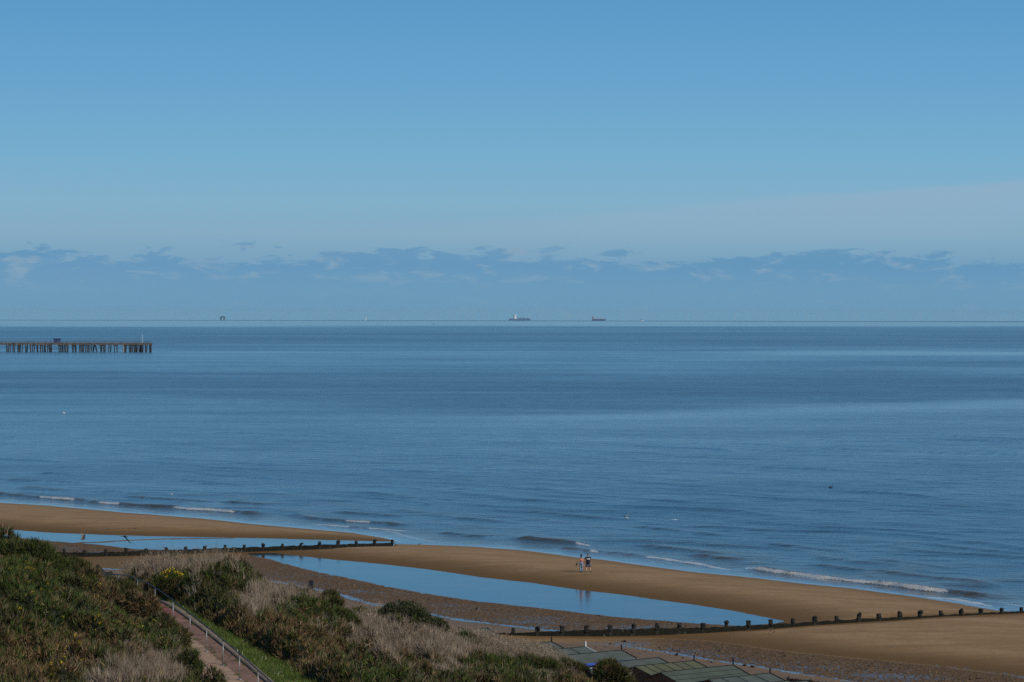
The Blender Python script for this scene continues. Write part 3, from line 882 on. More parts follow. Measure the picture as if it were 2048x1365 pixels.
lx = [-40, 2, 45, 87, 128, 170, 211, 252, 292, 332, 371.5, 410, 449.6, 489, 527, 564, 602, 639, 676.5, 713, 749, 783.6]
lb = np.interp(lx, [-40, 87, 170, 252, 332, 410, 489, 564, 639, 713, 784], [1114, 1112.5, 1113.5, 1112, 1109.5, 1106.5, 1104, 1101, 1098.5, 1095, 1093])
lt = np.interp(lx, [-40, 87, 170, 252, 332, 410, 489, 564, 639, 713, 784], [1100, 1099, 1100.5, 1098, 1095, 1092, 1089.5, 1087.5, 1084.5, 1082, 1080])
groyne('timber_groyne', list(zip(lx, lb, lt)), 'short dark timber groyne on the left ending at the water between two pools', GLD,
       lambda f: 0.26 + 0.05 * f)

# ------------------------------------------------------------------ promenade and beach huts
CD = np.array([0.605, -0.796]); ND = np.array([0.78, 0.62])
A0 = at(1102, 1284, 4.6)
def prom(s, n): p = A0 + CD * s + ND * n; return (p[0], p[1])
mb = MB()
q = [prom(-75, 2.6), prom(75, 2.6), prom(75, -13), prom(-75, -13)]
mb.add([(*p, 2.0) for p in q] + [(*p, -0.5) for p in q], [(0, 3, 2, 1), (0, 1, 5, 4), (1, 2, 6, 5), (2, 3, 7, 6), (3, 0, 4, 7)])
M['prom'] = simple('promenade_concrete', (0.22, 0.2, 0.17), 0.9, 0.2, 0.8, detail=7)
o = mb.build('promenade', M['prom']); tag(o, kind='structure')

def hut(px, py, label, wall, roofm, length=4.6, seams=(1.0, 2.0, 3.0, 4.0), finial=True, barge=None, a=1.42, dropz=0.36, ridge_h=4.6, lengthwise=False, eave_board=None, fin_h=0.28, edge=True):
    f = at(px, py, ridge_h)
    ang = math.atan2(ND[1], ND[0])          # local +x looks out to sea
    root = empty('beach_hut', (f[0], f[1], 2.0), ang)
    tag(root, label, 'beach hut', 'beach huts in the row below the slope')
    H = ridge_h - 2.0; hw = a - 0.14; we = H - dropz * (hw / a) - 0.05; L0 = -0.12; L1 = -length + 0.12
    mb = MB()
    v = []
    for xx in (L0, L1):
        v += [(xx, -hw, 0.12), (xx, hw, 0.12), (xx, hw, we), (xx, 0, H - 0.07), (xx, -hw, we)]
    mb.add(v, [(0, 1, 2, 3, 4), (9, 8, 7, 6, 5), (0, 5, 6, 1), (1, 6, 7, 2), (4, 9, 5, 0)])
    for k in range(7):     # overlapping boards
        zz = 0.25 + k * 0.28
        if zz < we - 0.05:
            mb.box(((L0 + L1) / 2, 0, zz), (abs(L1 - L0) + 0.03, hw * 2 + 0.03, 0.05))
    w = mb.build('wall', wall, root)
    mb = MB(); th = 0.05
    for s in (-1, 1):
        v = [(0, 0, H), (0, s * a, H - dropz), (-length, s * a, H - dropz), (-length, 0, H)]
        v2 = [(x, y, z - th) for x, y, z in v]
        mb.add(v + v2, [(0, 1, 2, 3) if s < 0 else (3, 2, 1, 0), (4, 7, 6, 5) if s < 0 else (5, 6, 7, 4), (0, 4, 5, 1), (1, 5, 6, 2), (2, 6, 7, 3)])
    roof = mb.build('roof', roofm, root)
    sl = math.atan2(dropz, a); La = math.hypot(a, dropz)
    mb = MB()
    for s in (-1, 1):
        if lengthwise:
            for fr in (0.34, 0.70):
                mb.box((-length / 2, s * a * fr, H - dropz * fr + 0.006), (length + 0.02, 0.055, 0.012))
        for q in seams:
            j = random.uniform(-0.04, 0.04)
            M3 = Matrix.Rotation(-s * sl, 3, 'X')
            mb.box((-q + j, s * a / 2, H - dropz / 2 + 0.008), (0.06, La * random.uniform(0.93, 1.0), 0.014), M3)
    mb.tube([(0.0, 0, H + 0.008), (-length, 0, H + 0.008)], 0.03, 6)
    mb.build('felt_seam', M['seam'], roof)
    for s in (-1, 1):
        M3 = Matrix.Rotation(-s * sl, 3, 'X')
        mb = MB(); mb.box((0.022, s * a / 2, H - dropz / 2 - 0.02), (0.04, La + 0.03, 0.13), M3)
        mb.build('barge_board', barge or M['black'], root)
    if eave_board:
        mb = MB(); mb.box((-length / 2 + 0.2, -a + 0.02, H - dropz - 0.12), (length - 0.7, 0.03, 0.15)); mb.build('eave_board', eave_board, root)
    if finial:
        mb = MB(); mb.box((0.045, 0, H - 0.1 + fin_h / 2), (0.06, 0.07, fin_h + 0.2)); mb.box((0.045, 0, H + fin_h + 0.03), (0.07, 0.09, 0.1), taper=0.15)
        mb.build('finial', barge or M['black'], root)
    mb = MB()
    for s in (-1, 1): mb.box((L0 + 0.03, s * 0.42, 1.08), (0.05, 0.8, 1.8))
    d = mb.build('door', M['white_paint'], root)
    mb = MB(); mb.box((L0 + 0.07, 0.08, 1.05), (0.04, 0.03, 0.14)); mb.build('handle', M['black'], d)
    mb = MB(); mb.box((0.55, 0, 0.06), (1.3, hw * 2, 0.10)); mb.box((-length / 2, 0, 0.055), (length - 0.3, hw * 2 - 0.2, 0.11)); mb.build('deck', M['brown_paint'], root)
    return root
hut(973, 1257, 'beach hut furthest to the left, its pale grey roof half hidden behind dry grass', M['grey_paint'], M['felt_grey'], seams=(), finial=False)
hut(1102, 1284, 'grey felt roofed beach hut with a short dark finial, its near side behind dry grass', M['grey_paint'], M['felt_grey'], seams=(0.55, 2.2))
hut(1170, 1294, 'beach hut with a bright white barge board and white finial', M['grey_paint'], M['felt_grey'], barge=M['white_paint'], seams=(1.2, 2.4), length=4.0)
hut(1242, 1301, 'plain roofed beach hut with a bright blue strip under its eave', M['grey_paint'], M['felt_grey'], seams=(), eave_board=M['blue_paint'])
hut(1316, 1316, 'low grey roofed beach hut without a finial, tucked behind the green seamed roof', M['grey_paint'], M['felt_grey'], seams=(), finial=False, ridge_h=4.45, length=4.3)
hut(1387, 1322, 'beach hut with a mossy green roof of many dark seams and brown back wall', M['brown_paint'], M['felt_moss'], seams=(0.95, 1.75, 2.5, 3.3, 4.0), length=4.7, a=1.5)
hut(1465, 1331, 'beach hut with long roof strips running along the ridge and tall thin finial', M['brown_paint'], M['felt_green'], seams=(), lengthwise=True, length=5.7, a=1.7, dropz=0.5, fin_h=0.42)
hut(1539, 1347, 'grey green roofed beach hut with a stout black finial at the bottom edge', M['red_brown'], M['felt_grey'], seams=(1.25, 2.6, 3.8), length=4.8, a=1.5)
hut(1576, 1362, 'smaller beach hut at the bottom edge, only its front roof corner showing', M['grey_paint'], M['felt_green'], seams=(1.5,), length=4.4, fin_h=0.2)
hut(1613, 1362, 'rightmost beach hut roof peeping over the bottom edge beside dark seaweed', M['grey_paint'], M['felt_grey'], seams=(0.9,), length=4.4, finial=False, ridge_h=4.3)
#@@SECTION4
# ------------------------------------------------------------------ vegetation
def tufts(P3, N3, n_sp, lmin, lmax, wid, spread, cols, col_noise=0.25, rs=None, upb=0.5, droop=0.0):
    """many thin pointed leaves growing from the points P3 around the directions N3; cols : (n,3) colour of every tuft"""
    rs = rs or rng
    n = len(P3)
    if n == 0: return np.zeros((0, 3)), np.zeros((0, 3), int), np.zeros((0, 3))
    P_ = np.repeat(P3, n_sp, 0); D_ = np.repeat(N3, n_sp, 0); C_ = np.repeat(cols, n_sp, 0)
    m = len(P_)
    D_ = D_ + rs.normal(0, spread, (m, 3)); D_[:, 2] += upb
    D_ /= np.linalg.norm(D_, axis=1, keepdims=True) + 1e-9
    L = rs.uniform(lmin, lmax, (m, 1))
    S = np.cross(D_, rs.normal(0, 1, (m, 3))); S /= np.linalg.norm(S, axis=1, keepdims=True) + 1e-9
    w = wid * rs.uniform(0.7, 1.4, (m, 1))
    B = P_ + rs.normal(0, 0.03, (m, 3))
    v0 = B - S * w; v1 = B + S * w; v2 = B + D_ * L
    v2[:, 2] -= droop * L[:, 0] * rs.random(m)
    V = np.stack([v0, v1, v2], 1).reshape(-1, 3)
    F = np.arange(m * 3).reshape(m, 3)
    k = 1 + rs.normal(0, col_noise, (m, 1))
    C_ = np.clip(C_ * np.clip(k, 0.35, 1.9), 0.002, 0.9)
    C = np.repeat(C_, 3, 0)
    return V, F, C
def merge(parts):
    V = []; F = []; C = []; b = 0
    for v, f, c in parts:
        if len(v) == 0: continue
        V.append(v); F.append(f + b); C.append(c); b += len(v)
    return np.concatenate(V), np.concatenate(F), np.concatenate(C)
G_GREEN = np.array([(0.042, 0.061, 0.012), (0.057, 0.078, 0.014), (0.032, 0.048, 0.013), (0.080, 0.088, 0.018)])
G_OLIVE = np.array([(0.058, 0.056, 0.017), (0.078, 0.062, 0.024), (0.045, 0.048, 0.014)])
G_DEAD = np.array([(0.135, 0.085, 0.036), (0.175, 0.115, 0.056), (0.10, 0.062, 0.028)])
STRAW = np.array([(0.27, 0.205, 0.14), (0.32, 0.25, 0.18), (0.20, 0.145, 0.095), (0.24, 0.19, 0.145)])
YEL = np.array([(0.55, 0.36, 0.01), (0.62, 0.45, 0.02)])
GRASS = np.array([(0.070, 0.112, 0.016), (0.092, 0.135, 0.02), (0.055, 0.092, 0.014), (0.125, 0.13, 0.035)])

def blobs(x, y, lst):
    r = np.zeros(len(x))
    for (cx, cy, rx_, ry_, a) in lst:
        r += a * np.exp(-(((x - cx) / rx_) ** 2 + ((y - cy) / ry_) ** 2))
    return r
DRYB = [(330, 1128, 130, 26, 1.3), (300, 1335, 95, 42, 1.5), (200, 1360, 60, 25, .6), (545, 1195, 55, 28, 1.0), (600, 1182, 60, 14, 1.0),
        (500, 1215, 50, 30, .8), (790, 1262, 90, 26, 1.3), (880, 1290, 110, 24, 1.4), (1000, 1292, 60, 22, 1.5), (1090, 1306, 50, 16, 1.5), (880, 1345, 90, 20, .7),
        (760, 1300, 60, 20, .5), (1080, 1360, 60, 12, .7), (1240, 1365, 40, 20, .8), (640, 1335, 50, 25, .7)]
GRNB = [(80, 1130, 150, 50, .9), (60, 1200, 100, 40, .6), (110, 1250, 60, 40, .5), (250, 1240, 70, 30, .7), (350, 1300, 40, 30, 1.), (400, 1150, 60, 20, 1.), (610, 1208, 90, 18, 1.2),
        (700, 1232, 70, 22, .9), (780, 1345, 80, 22, 1.), (950, 1280, 40, 14, 1.3), (1070, 1325, 110, 14, 1.3), (1160, 1335, 80, 16, 1.), (720, 1290, 40, 20, .4), (1010, 1345, 90, 16, .8)]
BRNB = [(620, 1270, 90, 50, 1.), (560, 1320, 60, 40, 1.), (230, 1190, 80, 30, .9), (150, 1310, 40, 30, .8), (40, 1290, 50, 40, .7), (820, 1320, 70, 25, .6), (1180, 1360, 60, 20, .6), (60, 1330, 80, 40, .5), (480, 1260, 50, 30, .8)]

# canopy height of the scrub above the ground
def canopy(P, px):
    n1 = fbm(P[:, 0] * 0.55, P[:, 1] * 0.55, 2, 70); n2 = fbm(P[:, 0] * 1.7, P[:, 1] * 1.7, 2, 75)
    h = 0.30 + 1.25 * np.clip((n1 - 0.30) * 1.9, 0, 1.1) + 1.15 * (n2 - 0.45)
    yg_ = np.interp(px, YG[:, 0], YG[:, 1]); back = sstep(9, 2, Ymap(px, yg_) - P[:, 1]) * sstep(505, 560, px)
    h = h * (1 - 0.62 * back) * (1 - 0.25 * sstep(850, 950, px))
    return np.maximum(h, 0.12)
def veg_weight(P, d, s):
    """0 on the path and the mown strip, 1 in the scrub; s>0 seaward side"""
    # which side : right of the rail (seaward) has kerb and a grass strip
    right = s * RSIDE > 0
    wl = sstep(1.55, 2.3, d)
    Yq = P[:, 1]
    strip = np.interp(Yq, [100, 118, 126, 136, 142, 150], [3.6, 3.3, 2.7, 1.75, 1.5, 1.2])
    wr = sstep(strip - 0.2, strip + 0.9, d)
    return np.where(right, wr, wl), right, strip
_t = poly_dist(np.array([[PATH2[70][0] + 1.5, PATH2[70][1] + 0.4]]), PATH2)
RSIDE = _t[1][0]

def scatter(n, u0, u1, Y0, Y1):
    Y = np.sqrt(rng.uniform(Y0 * Y0, Y1 * Y1, n)); u = rng.uniform(u0, u1, n)
    return np.stack([u * Y, Y], 1)
def view_cull(P, z, mrg=45):
    px = 1024 + FPX * P[:, 0] / P[:, 1]; py = EYE_Y + FPX * (CAM_H - z) / P[:, 1]
    return px, py
# ---- dense cushion under the shoots, coloured dark as shade in the gaps
uu = np.linspace(-0.20, 0.16, 430); yy = np.linspace(84, 178, 400)
UU, YY = np.meshgrid(uu, yy); P = np.stack([(UU * YY).ravel(), YY.ravel()], 1)
z0, d, s = hill(P); px, py = view_cull(P, z0)
w, right, strip = veg_weight(P, d, s)
hc = canopy(P, px) * w
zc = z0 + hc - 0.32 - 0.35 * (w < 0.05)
zc = np.where(z0 < 2.4, -1.0, zc)
V = np.concatenate([P, zc[:, None]], 1); F = grid_faces(len(yy), len(uu))
fz = (w.reshape(len(yy), len(uu)) > 0.04)
keep = (fz[:-1, :-1] | fz[1:, 1:] | fz[1:, :-1] | fz[:-1, 1:]).ravel()
F = F[keep]
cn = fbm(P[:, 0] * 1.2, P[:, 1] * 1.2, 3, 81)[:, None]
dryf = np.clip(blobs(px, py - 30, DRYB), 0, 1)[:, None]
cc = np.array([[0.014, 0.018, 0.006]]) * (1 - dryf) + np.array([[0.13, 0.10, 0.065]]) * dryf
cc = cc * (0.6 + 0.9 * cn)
cush = big_mesh('undergrowth_shade_dark', V, F, M['leaf'], smooth=False, colors={'tint': cc})
tag(cush, 'low undergrowth of stems and litter on the cliff slope, darkened as painted shade', 'undergrowth', kind='stuff')

# ---- shoots
NT_ = 380000
P = scatter(NT_, -0.19, 0.075, 90, 172)
cen = scatter(NT_ // 11, -0.19, 0.075, 90, 172); ci = rng.integers(0, len(cen), NT_); cl = rng.random(NT_) < 0.62
off_ = rng.normal(0, 0.13, (NT_, 2)); P = np.where(cl[:, None], cen[ci] + off_, P)
lift = np.where(cl, np.clip(0.22 - 0.9 * np.hypot(off_[:, 0], off_[:, 1]), -0.1, 0.22), -0.05)
z0, d, s = hill(P); px, py = view_cull(P, z0)
w, right, strip = veg_weight(P, d, s)
hc = canopy(P, px) * w
yg = np.interp(px, YG[:, 0], YG[:, 1]); Ysil = Ymap(px, yg)
ok = (w > 0.06) & (py < 1500) & (P[:, 1] < Ysil + 9 + 16 * sstep(110, 200, px) * sstep(520, 420, px)) & (z0 > 2.2)
P = P[ok]; z0 = z0[ok]; hc = hc[ok]; px = px[ok]; py = py[ok]; w = w[ok]; right = right[ok]; lift = lift[ok]
pyc = EYE_Y + FPX * (CAM_H - z0 - hc) / P[:, 1]
e = 0.25
zx = (hill(P + [e, 0])[0] + canopy(P + [e, 0], px) - hill(P - [e, 0])[0] - canopy(P - [e, 0], px)) / (2 * e)
zy = (hill(P + [0, e])[0] + canopy(P + [0, e], px) - hill(P - [0, e])[0] - canopy(P - [0, e], px)) / (2 * e)
Nn = np.stack([-zx, -zy, np.ones(len(P))], 1); Nn /= np.linalg.norm(Nn, axis=1, keepdims=True)
P3 = np.concatenate([P, (z0 + hc - 0.10 + lift * np.minimum(w * 2, 1))[:, None]], 1)
P3[:, 2] -= rng.random(len(P)) * 0.12 * np.clip(np.hypot(zx, zy) - 0.5, 0, 2)
nz = fbm(P[:, 0] * 0.8, P[:, 1] * 0.8, 3, 90); nz2 = fbm(P[:, 0] * 2.2, P[:, 1] * 2.2, 2, 95); r = rng.random(len(P))
dry = blobs(px, pyc, DRYB) + (nz - 0.5) * 1.5; grn = blobs(px, pyc, GRNB) + (nz2 - 0.5) * 1.6; brn = blobs(px, pyc, BRNB) + (0.5 - nz) * 1.2
# only what is dry straw, the rest gorse in green, olive and dead brown
isdry = (dry > 0.80) & (dry > grn - 0.1)
isdry |= (r < np.clip(dry * 0.25 - 0.03, 0, 0.18))
gor = ~isdry
def pick(pal, n): return pal[rng.integers(0, len(pal), n)]
cg = pick(G_GREEN, len(P)); co = pick(G_OLIVE, len(P)); cdm = pick(G_DEAD, len(P))
gsel = np.where((grn > 0.45)[:, None], cg, np.where((brn > 0.25)[:, None], cdm, co))
r2_ = rng.random(len(P))[:, None]
gsel = np.where(r2_ < 0.22, cg, gsel); gsel = np.where(r2_ > 0.90, cdm, gsel)
yel = fbm(P[:, 0] * 1.1, P[:, 1] * 1.1, 3, 99) > 0.64
yel &= (rng.random(len(P)) < 0.09) & (px < 330)
lum = (0.72 + 0.6 * nz2)[:, None]
gp = tufts(P3[gor], Nn[gor], 5, 0.12, 0.36, 0.020, 0.55, gsel[gor] * lum[gor], 0.3)
gy = tufts(P3[yel] + [0, 0, 0.16], Nn[yel], 8, 0.03, 0.07, 0.016, 0.9, pick(YEL, int(yel.sum())), 0.15)
gp = merge([gp, gy])
o = big_mesh('gorse_scrub', *gp[:2], M['leaf'], colors={'tint': gp[2]})
tag(o, 'dense spiny gorse scrub in green and brown over the cliff slope', 'gorse scrub', kind='stuff')
sdry = pick(STRAW, len(P)) * (0.6 + 0.7 * nz)[:, None]
tall = 1 + 0.9 * np.exp(-((px - 330) / 140) ** 2) * (pyc < 1180)
dp_ = P3[isdry].copy(); dp_[:, 2] -= 0.05
m1 = tufts(dp_, Nn[isdry] * 0.5 + [0, 0, 0.6], 7, 0.22, 0.62, 0.0085, 0.38, sdry[isdry], 0.28, upb=0.4)
o = big_mesh('dry_bramble', *m1[:2], M['straw'], colors={'tint': m1[2]})
tag(o, 'pale dry brambles and dead grass stems between the gorse', 'dry scrub', kind='stuff')

# ---- tall dry grass standing against the beach
def tall_grass(pxs, n, h0, h1, dY, label, off=0.0):
    x = rng.uniform(pxs[0], pxs[1], n)
    edge = np.minimum((x - pxs[0]), (pxs[1] - x)) / (0.22 * (pxs[1] - pxs[0])); edge = np.clip(edge, 0, 1)
    yg = np.interp(x, YG[:, 0], YG[:, 1])
    Y = Ymap(x, yg) + (off if not isinstance(off, tuple) else np.interp(x, pxs, off)) + rng.uniform(-dY, dY * 0.6, n)
    P = np.stack([(x - 1024) / FPX * Y, Y], 1)
    z = hill(P)[0]
    P3 = np.concatenate([P, z[:, None]], 1)
    k = (0.55 + 0.45 * edge) * (0.75 + 0.5 * fbm(P[:, 0] * 0.9, P[:, 1] * 0.5, 2, 120))
    parts = []
    C = pick(STRAW, n) * (0.75 + 0.5 * rng.random((n, 1)))
    # stems in two sections with fine side twigs
    D_ = np.stack([rng.normal(0, 0.16, n), rng.normal(0, 0.16, n), np.ones(n)], 1)
    L = (rng.uniform(h0, h1, n) * k)[:, None]
    side = np.stack([np.ones(n), np.zeros(n), np.zeros(n)], 1) * 0.0075
    tip = P3 + D_ * L
    Vv = np.stack([P3 - side, P3 + side, tip], 1).reshape(-1, 3); parts.append((Vv, np.arange(n * 3).reshape(n, 3), np.repeat(C, 3, 0)))
    for q in (0.45, 0.62, 0.78, 0.9):
        b = P3 + D_ * L * q
        parts.append(tufts(b, np.zeros((n, 3)), 2, 0.12, 0.30, 0.006, 0.6, C, 0.25, upb=0.7))
    V, F, Cc = merge(parts)
    o = big_mesh('dry_grass', V, F, M['straw'], colors={'tint': Cc})
    tag(o, label, 'dry grass', kind='stuff')
tall_grass((238, 500), 1500, 1.7, 2.6, 3.0, 'tall pale dead grass standing behind the railing on the left', (21.0, 6.0))
tall_grass((545, 690), 1400, 0.6, 1.1, 2.0, 'short pale dry grass on the crest left of the round dark bush', 0.0)
tall_grass((700, 900), 2600, 0.7, 1.3, 3.0, 'pale dry grass below the round dark bush', -2.0)
tall_grass((890, 1150), 4600, 0.7, 1.25, 3.0, 'tall pale dead grass in front of the groyne and the first huts', 0.0)

# ---- green verge beside the kerb
P = scatter(90000, -0.12, -0.04, 100, 150)
z0, d, s = hill(P); w, right, strip = veg_weight(P, d, s)
ok = right & (d > 1.26) & (d < strip + 0.6)
ok |= (~right) & (d > 1.66) & (d < 2.1) & (rng.random(len(P)) < 0.25)
P = P[ok]; z0 = z0[ok]
pn = fbm(P[:, 0] * 0.9, P[:, 1] * 0.9, 3, 130)[:, None]
C = pick(GRASS, len(P)) * (0.55 + 0.9 * pn)
fl = rng.random(len(P)) < 0.012
C[fl] = (0.6, 0.6, 0.45)
P3 = np.concatenate([P, (z0 + 0.05)[:, None]], 1)
g = tufts(P3, np.tile([0, 0, 1.0], (len(P), 1)), 6, 0.06, 0.20, 0.010, 0.45, C, 0.25)
gb = big_mesh('grass_verge', *g[:2], M['leaf'], colors={'tint': g[2]})
tag(gb, 'bright green grass verge along the kerb of the path', 'grass', kind='stuff')
offs = [(1.22, 0.03), (1.6, 0.05), (2.3, 0.03), (3.0, 0.0), (3.7, -0.12)]
M['turf'] = simple('turf', (0.06, 0.09, 0.02), 0.95, 0.4, 3)
ribbon('turf_verge', offs, M['turf'], False)
# weeds in the path joints
P = []
for i in range(len(PATHS) - 1):
    for k in range(3):
        if random.random() < 0.5:
            t = (PATHS[i + 1] - PATHS[i]); tt = Vector((t.x, t.y, 0)).normalized(); r_ = Vector((-tt.y, tt.x, 0)); r_ = r_ if r_.x > 0 else -r_
            o_ = random.choice([-1.55, -1.5, 0.12, 0.2, 0.9, 0.95]) + random.uniform(-0.06, 0.06)
            q = PATHS[i] + t * random.random() + r_ * o_
            for j in range(random.randint(3, 14)): P.append((q.x + random.gauss(0, .08), q.y + random.gauss(0, .12), q.z))
P = np.array(P)
g = tufts(P, np.tile([0, 0, 0.6], (len(P), 1)), 5, 0.04, 0.11, 0.008, 0.6, pick(GRASS, len(P)) * 0.7, 0.25)
o = big_mesh('path_weeds', *g[:2], M['leaf'], colors={'tint': g[2]}); tag(o, 'small green weeds growing in the joints of the path', 'weeds', kind='stuff')

# ---- bushes one can tell apart
def bush(px, ytop, wid, hgt, kind, label, Yc=None, depth=None, name='gorse_bush', flowers=0.0, dens=1.0, lean=0.0, cat='bush', group=None, dome=False):
    """px, ytop : where its top shows in the photograph; wid, hgt in metres"""
    if Yc is None:
        yb = ytop + hgt * FPX / 150.0
        Yc = Ymap(px, min(yb, 1500))
        yb = ytop + hgt * FPX / Yc; Yc = Ymap(px, yb)
    top = atY(px, ytop, Yc)
    bz = hill_z(top.x, top.y)
    bz = min(bz, top.z - 0.5 * hgt)
    H = top.z - bz
    depth = depth or wid
    root = empty(name, (top.x, top.y, bz)); tag(root, label, cat, group)
    lobes = []
    nl = max(4, int(5 + wid * 2.2))
    for i in range(nl):
        a_ = random.uniform(0, 2 * math.pi); rr_ = math.sqrt(random.random()) * 0.62
        lx_ = math.cos(a_) * rr_ * wid / 2; ly_ = math.sin(a_) * rr_ * depth / 2
        hh = H * (1 - 0.55 * rr_ ** 1.6) * random.uniform(0.86, 1.0) if i else H * 0.98
        r_ = wid * random.uniform(0.20, 0.30) if i else wid * 0.27
        lobes.append((lx_ + lean * (hh / H - 0.5), ly_, hh - r_ * 0.75, r_, min(r_ * 0.8, hh * 0.5)))
    if dome:
        lobes = [(0, 0, H - wid * 0.40, wid * 0.44, min(wid * 0.40, H * 0.6))] + [(x * 0.95, y * 0.9, z * 0.8, r_ * 0.95, rz) for (x, y, z, r_, rz) in lobes[1:]]
    core = MB()  # solid blobs filling the bush, near black to paint shade behind the shoots
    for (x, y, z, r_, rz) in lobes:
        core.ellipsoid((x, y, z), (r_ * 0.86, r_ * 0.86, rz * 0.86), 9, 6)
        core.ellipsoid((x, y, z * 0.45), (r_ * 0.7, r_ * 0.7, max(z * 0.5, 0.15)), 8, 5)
    c = core.build('shade_core', M['core_shade'], root)
    pts = []; nrm = []
    for (x, y, z, r_, rz) in lobes:
        k = int(4 * math.pi * r_ * r_ * 130 * dens)
        v = rng.normal(0, 1, (k, 3)); v /= np.linalg.norm(v, axis=1, keepdims=True)
        v = v[v[:, 2] > -0.55]
        q = v * [r_, r_, rz] * rng.uniform(0.86, 1.08, (len(v), 1)) + [x, y, z]
        # drape the skirt down to the ground
        low = rng.random(len(q)) < 0.35
        q[low, 2] *= rng.random(int(low.sum()))
        inside = np.zeros(len(q), bool)
        for (x2, y2, z2, r2, rz2) in lobes:
            if (x2, y2, z2) == (x, y, z): continue
            inside |= (((q - [x2, y2, z2]) / [r2, r2, rz2]) ** 2).sum(1) < 0.72
        pts.append(q[~inside]); nrm.append(v[~inside])
    q = np.concatenate(pts); v = np.concatenate(nrm)
    n = len(q)
    nn = fbm(q[:, 0] * 2.3 + px, q[:, 1] * 2.3 + q[:, 2] * 1.7, 2, 200)
    if kind == 'green':
        C = np.where((nn > 0.62)[:, None], pick(G_OLIVE, n), pick(G_GREEN, n)); C = np.where((rng.random(n) < 0.08)[:, None], pick(G_DEAD, n), C)
    elif kind == 'mixed':
        C = np.where((nn > 0.47)[:, None], pick(G_OLIVE, n), pick(G_GREEN, n)); C = np.where((nn < 0.36)[:, None], pick(G_DEAD, n), C)
    elif kind == 'ivy':
        C = np.array([(0.045, 0.052, 0.018), (0.055, 0.062, 0.024), (0.038, 0.046, 0.016), (0.075, 0.07, 0.035)])[rng.integers(0, 4, n)]
    elif kind == 'brown':
        C = np.where((nn > 0.5)[:, None], pick(G_DEAD, n), pick(G_OLIVE, n))
    C = C * (0.75 + 0.5 * nn)[:, None]
    if kind == 'ivy': g = tufts(q, v, 4, 0.07, 0.15, 0.030, 0.7, C, 0.22, upb=0.15)
    else: g = tufts(q, v, 5, 0.12, 0.32, 0.018, 0.45, C, 0.28, upb=0.45)
    big_mesh('foliage', *g[:2], M['leaf'], root, colors={'tint': g[2]})
    if flowers > 0:
        m_ = (q[:, 2] > H * 0.80) & (rng.random(n) < flowers) & (nn > 0.40)
        if m_.sum() > 3:
            g = tufts(q[m_] + v[m_] * 0.14 + [0, 0, .05], v[m_], 9, 0.03, 0.08, 0.024, 0.8, pick(YEL, int(m_.sum())), 0.15)
            big_mesh('yellow_flowers', *g[:2], M['leaf'], root, colors={'tint': g[2]})
    return root
M['core_shade'] = simple('inner_shade_dark', (0.020, 0.020, 0.010), 0.95, 0.4, 6)  # shade inside the bushes, put into the colour
bush(343, 1147, 1.9, 1.9, 'green', 'dark gorse bush topped with bright yellow flowers just behind the railing', Yc=147, flowers=0.38)
bush(404, 1132, 2.7, 2.4, 'green', 'tall dark green gorse bush to the right of the yellow flowering one', Yc=148)
bush(384, 1188, 1.7, 1.2, 'green', 'low dark gorse bush filling the shade between the grass verge and the tall gorse', Yc=143.5)
bush(458, 1146, 1.1, 1.7, 'mixed', 'narrow gorse bush with a yellowish right edge beside the tall dark green bush', Yc=150.5, flowers=0.25)
bush(497, 1160, 1.3, 1.2, 'green', 'small dark gorse bush standing alone in pale dry grass on the crest', Yc=151)
bush(432, 1172, 1.7, 1.5, 'brown', 'grey brown twiggy bush in front of the dark green gorse by the grass verge', Yc=145)
bush(30, 1082, 3.6, 1.5, 'green', 'broad light green gorse bush on the left crest at the picture edge')
bush(96, 1107, 2.8, 1.3, 'green', 'green gorse bush on the left crest below the first groyne post')
bush(152, 1114, 1.9, 1.2, 'mixed', 'reddish brown and green gorse bush on the left crest under the groyne')
bush(180, 1140, 1.5, 1.1, 'brown', 'brown tipped gorse bush where the top of the railing disappears')
bush(248, 1166, 2.1, 1.2, 'mixed', 'olive gorse bush at the edge of the left mound, hiding the far railing posts')
bush(285, 1186, 1.5, 1.3, 'brown', 'brown and olive gorse bush on the left mound just before the red path')
bush(318, 1228, 1.6, 1.2, 'mixed', 'gorse bush on the left mound leaning over the edge of the red path', lean=0.2)
bush(345, 1262, 1.5, 1.1, 'green', 'dark green gorse bush beside the path between two railing posts')
bush(372, 1300, 1.1, 1.0, 'green', 'lowest dark gorse bush on the left side of the path, next to dry brambles')
bush(590, 1193, 3.2, 1.3, 'green', 'wide mid green gorse bush on the crest left of the black stump')
bush(662, 1184, 1.3, 1.3, 'mixed', 'dark ragged bush just right of the black stump')
bush(668, 1216, 2.4, 1.2, 'green', 'green gorse bush on the slope below the black stump')
bush(806, 1200, 3.2, 1.9, 'ivy', 'rounded dark olive bush rising above the slope against the wet shingle', name='round_bush', dens=1.2, dome=True)
bush(868, 1236, 1.8, 1.2, 'ivy', 'lower dark olive bush joining the right shoulder of the rounded bush', name='round_bush', dens=1.2, dome=True)
bush(932, 1268, 1.3, 1.0, 'green', 'small fresh green gorse bush in dry grass right of the rounded dark bush')
bush(960, 1280, 1.0, 0.7, 'green', 'low fresh green bush at the foot of the tall dead grass')
bush(1075, 1313, 2.4, 0.9, 'green', 'spreading green gorse bush in front of the grey hut roofs')
bush(1140, 1323, 1.8, 0.9, 'mixed', 'olive gorse bush between the green spreading bush and the last bush')
bush(1214, 1322, 2.1, 1.5, 'mixed', 'last gorse bush on the right, beside the brown back wall of a hut')
bush(1232, 1345, 1.6, 1.0, 'brown', 'brown tangled bush touching the bottom edge below the last gorse')

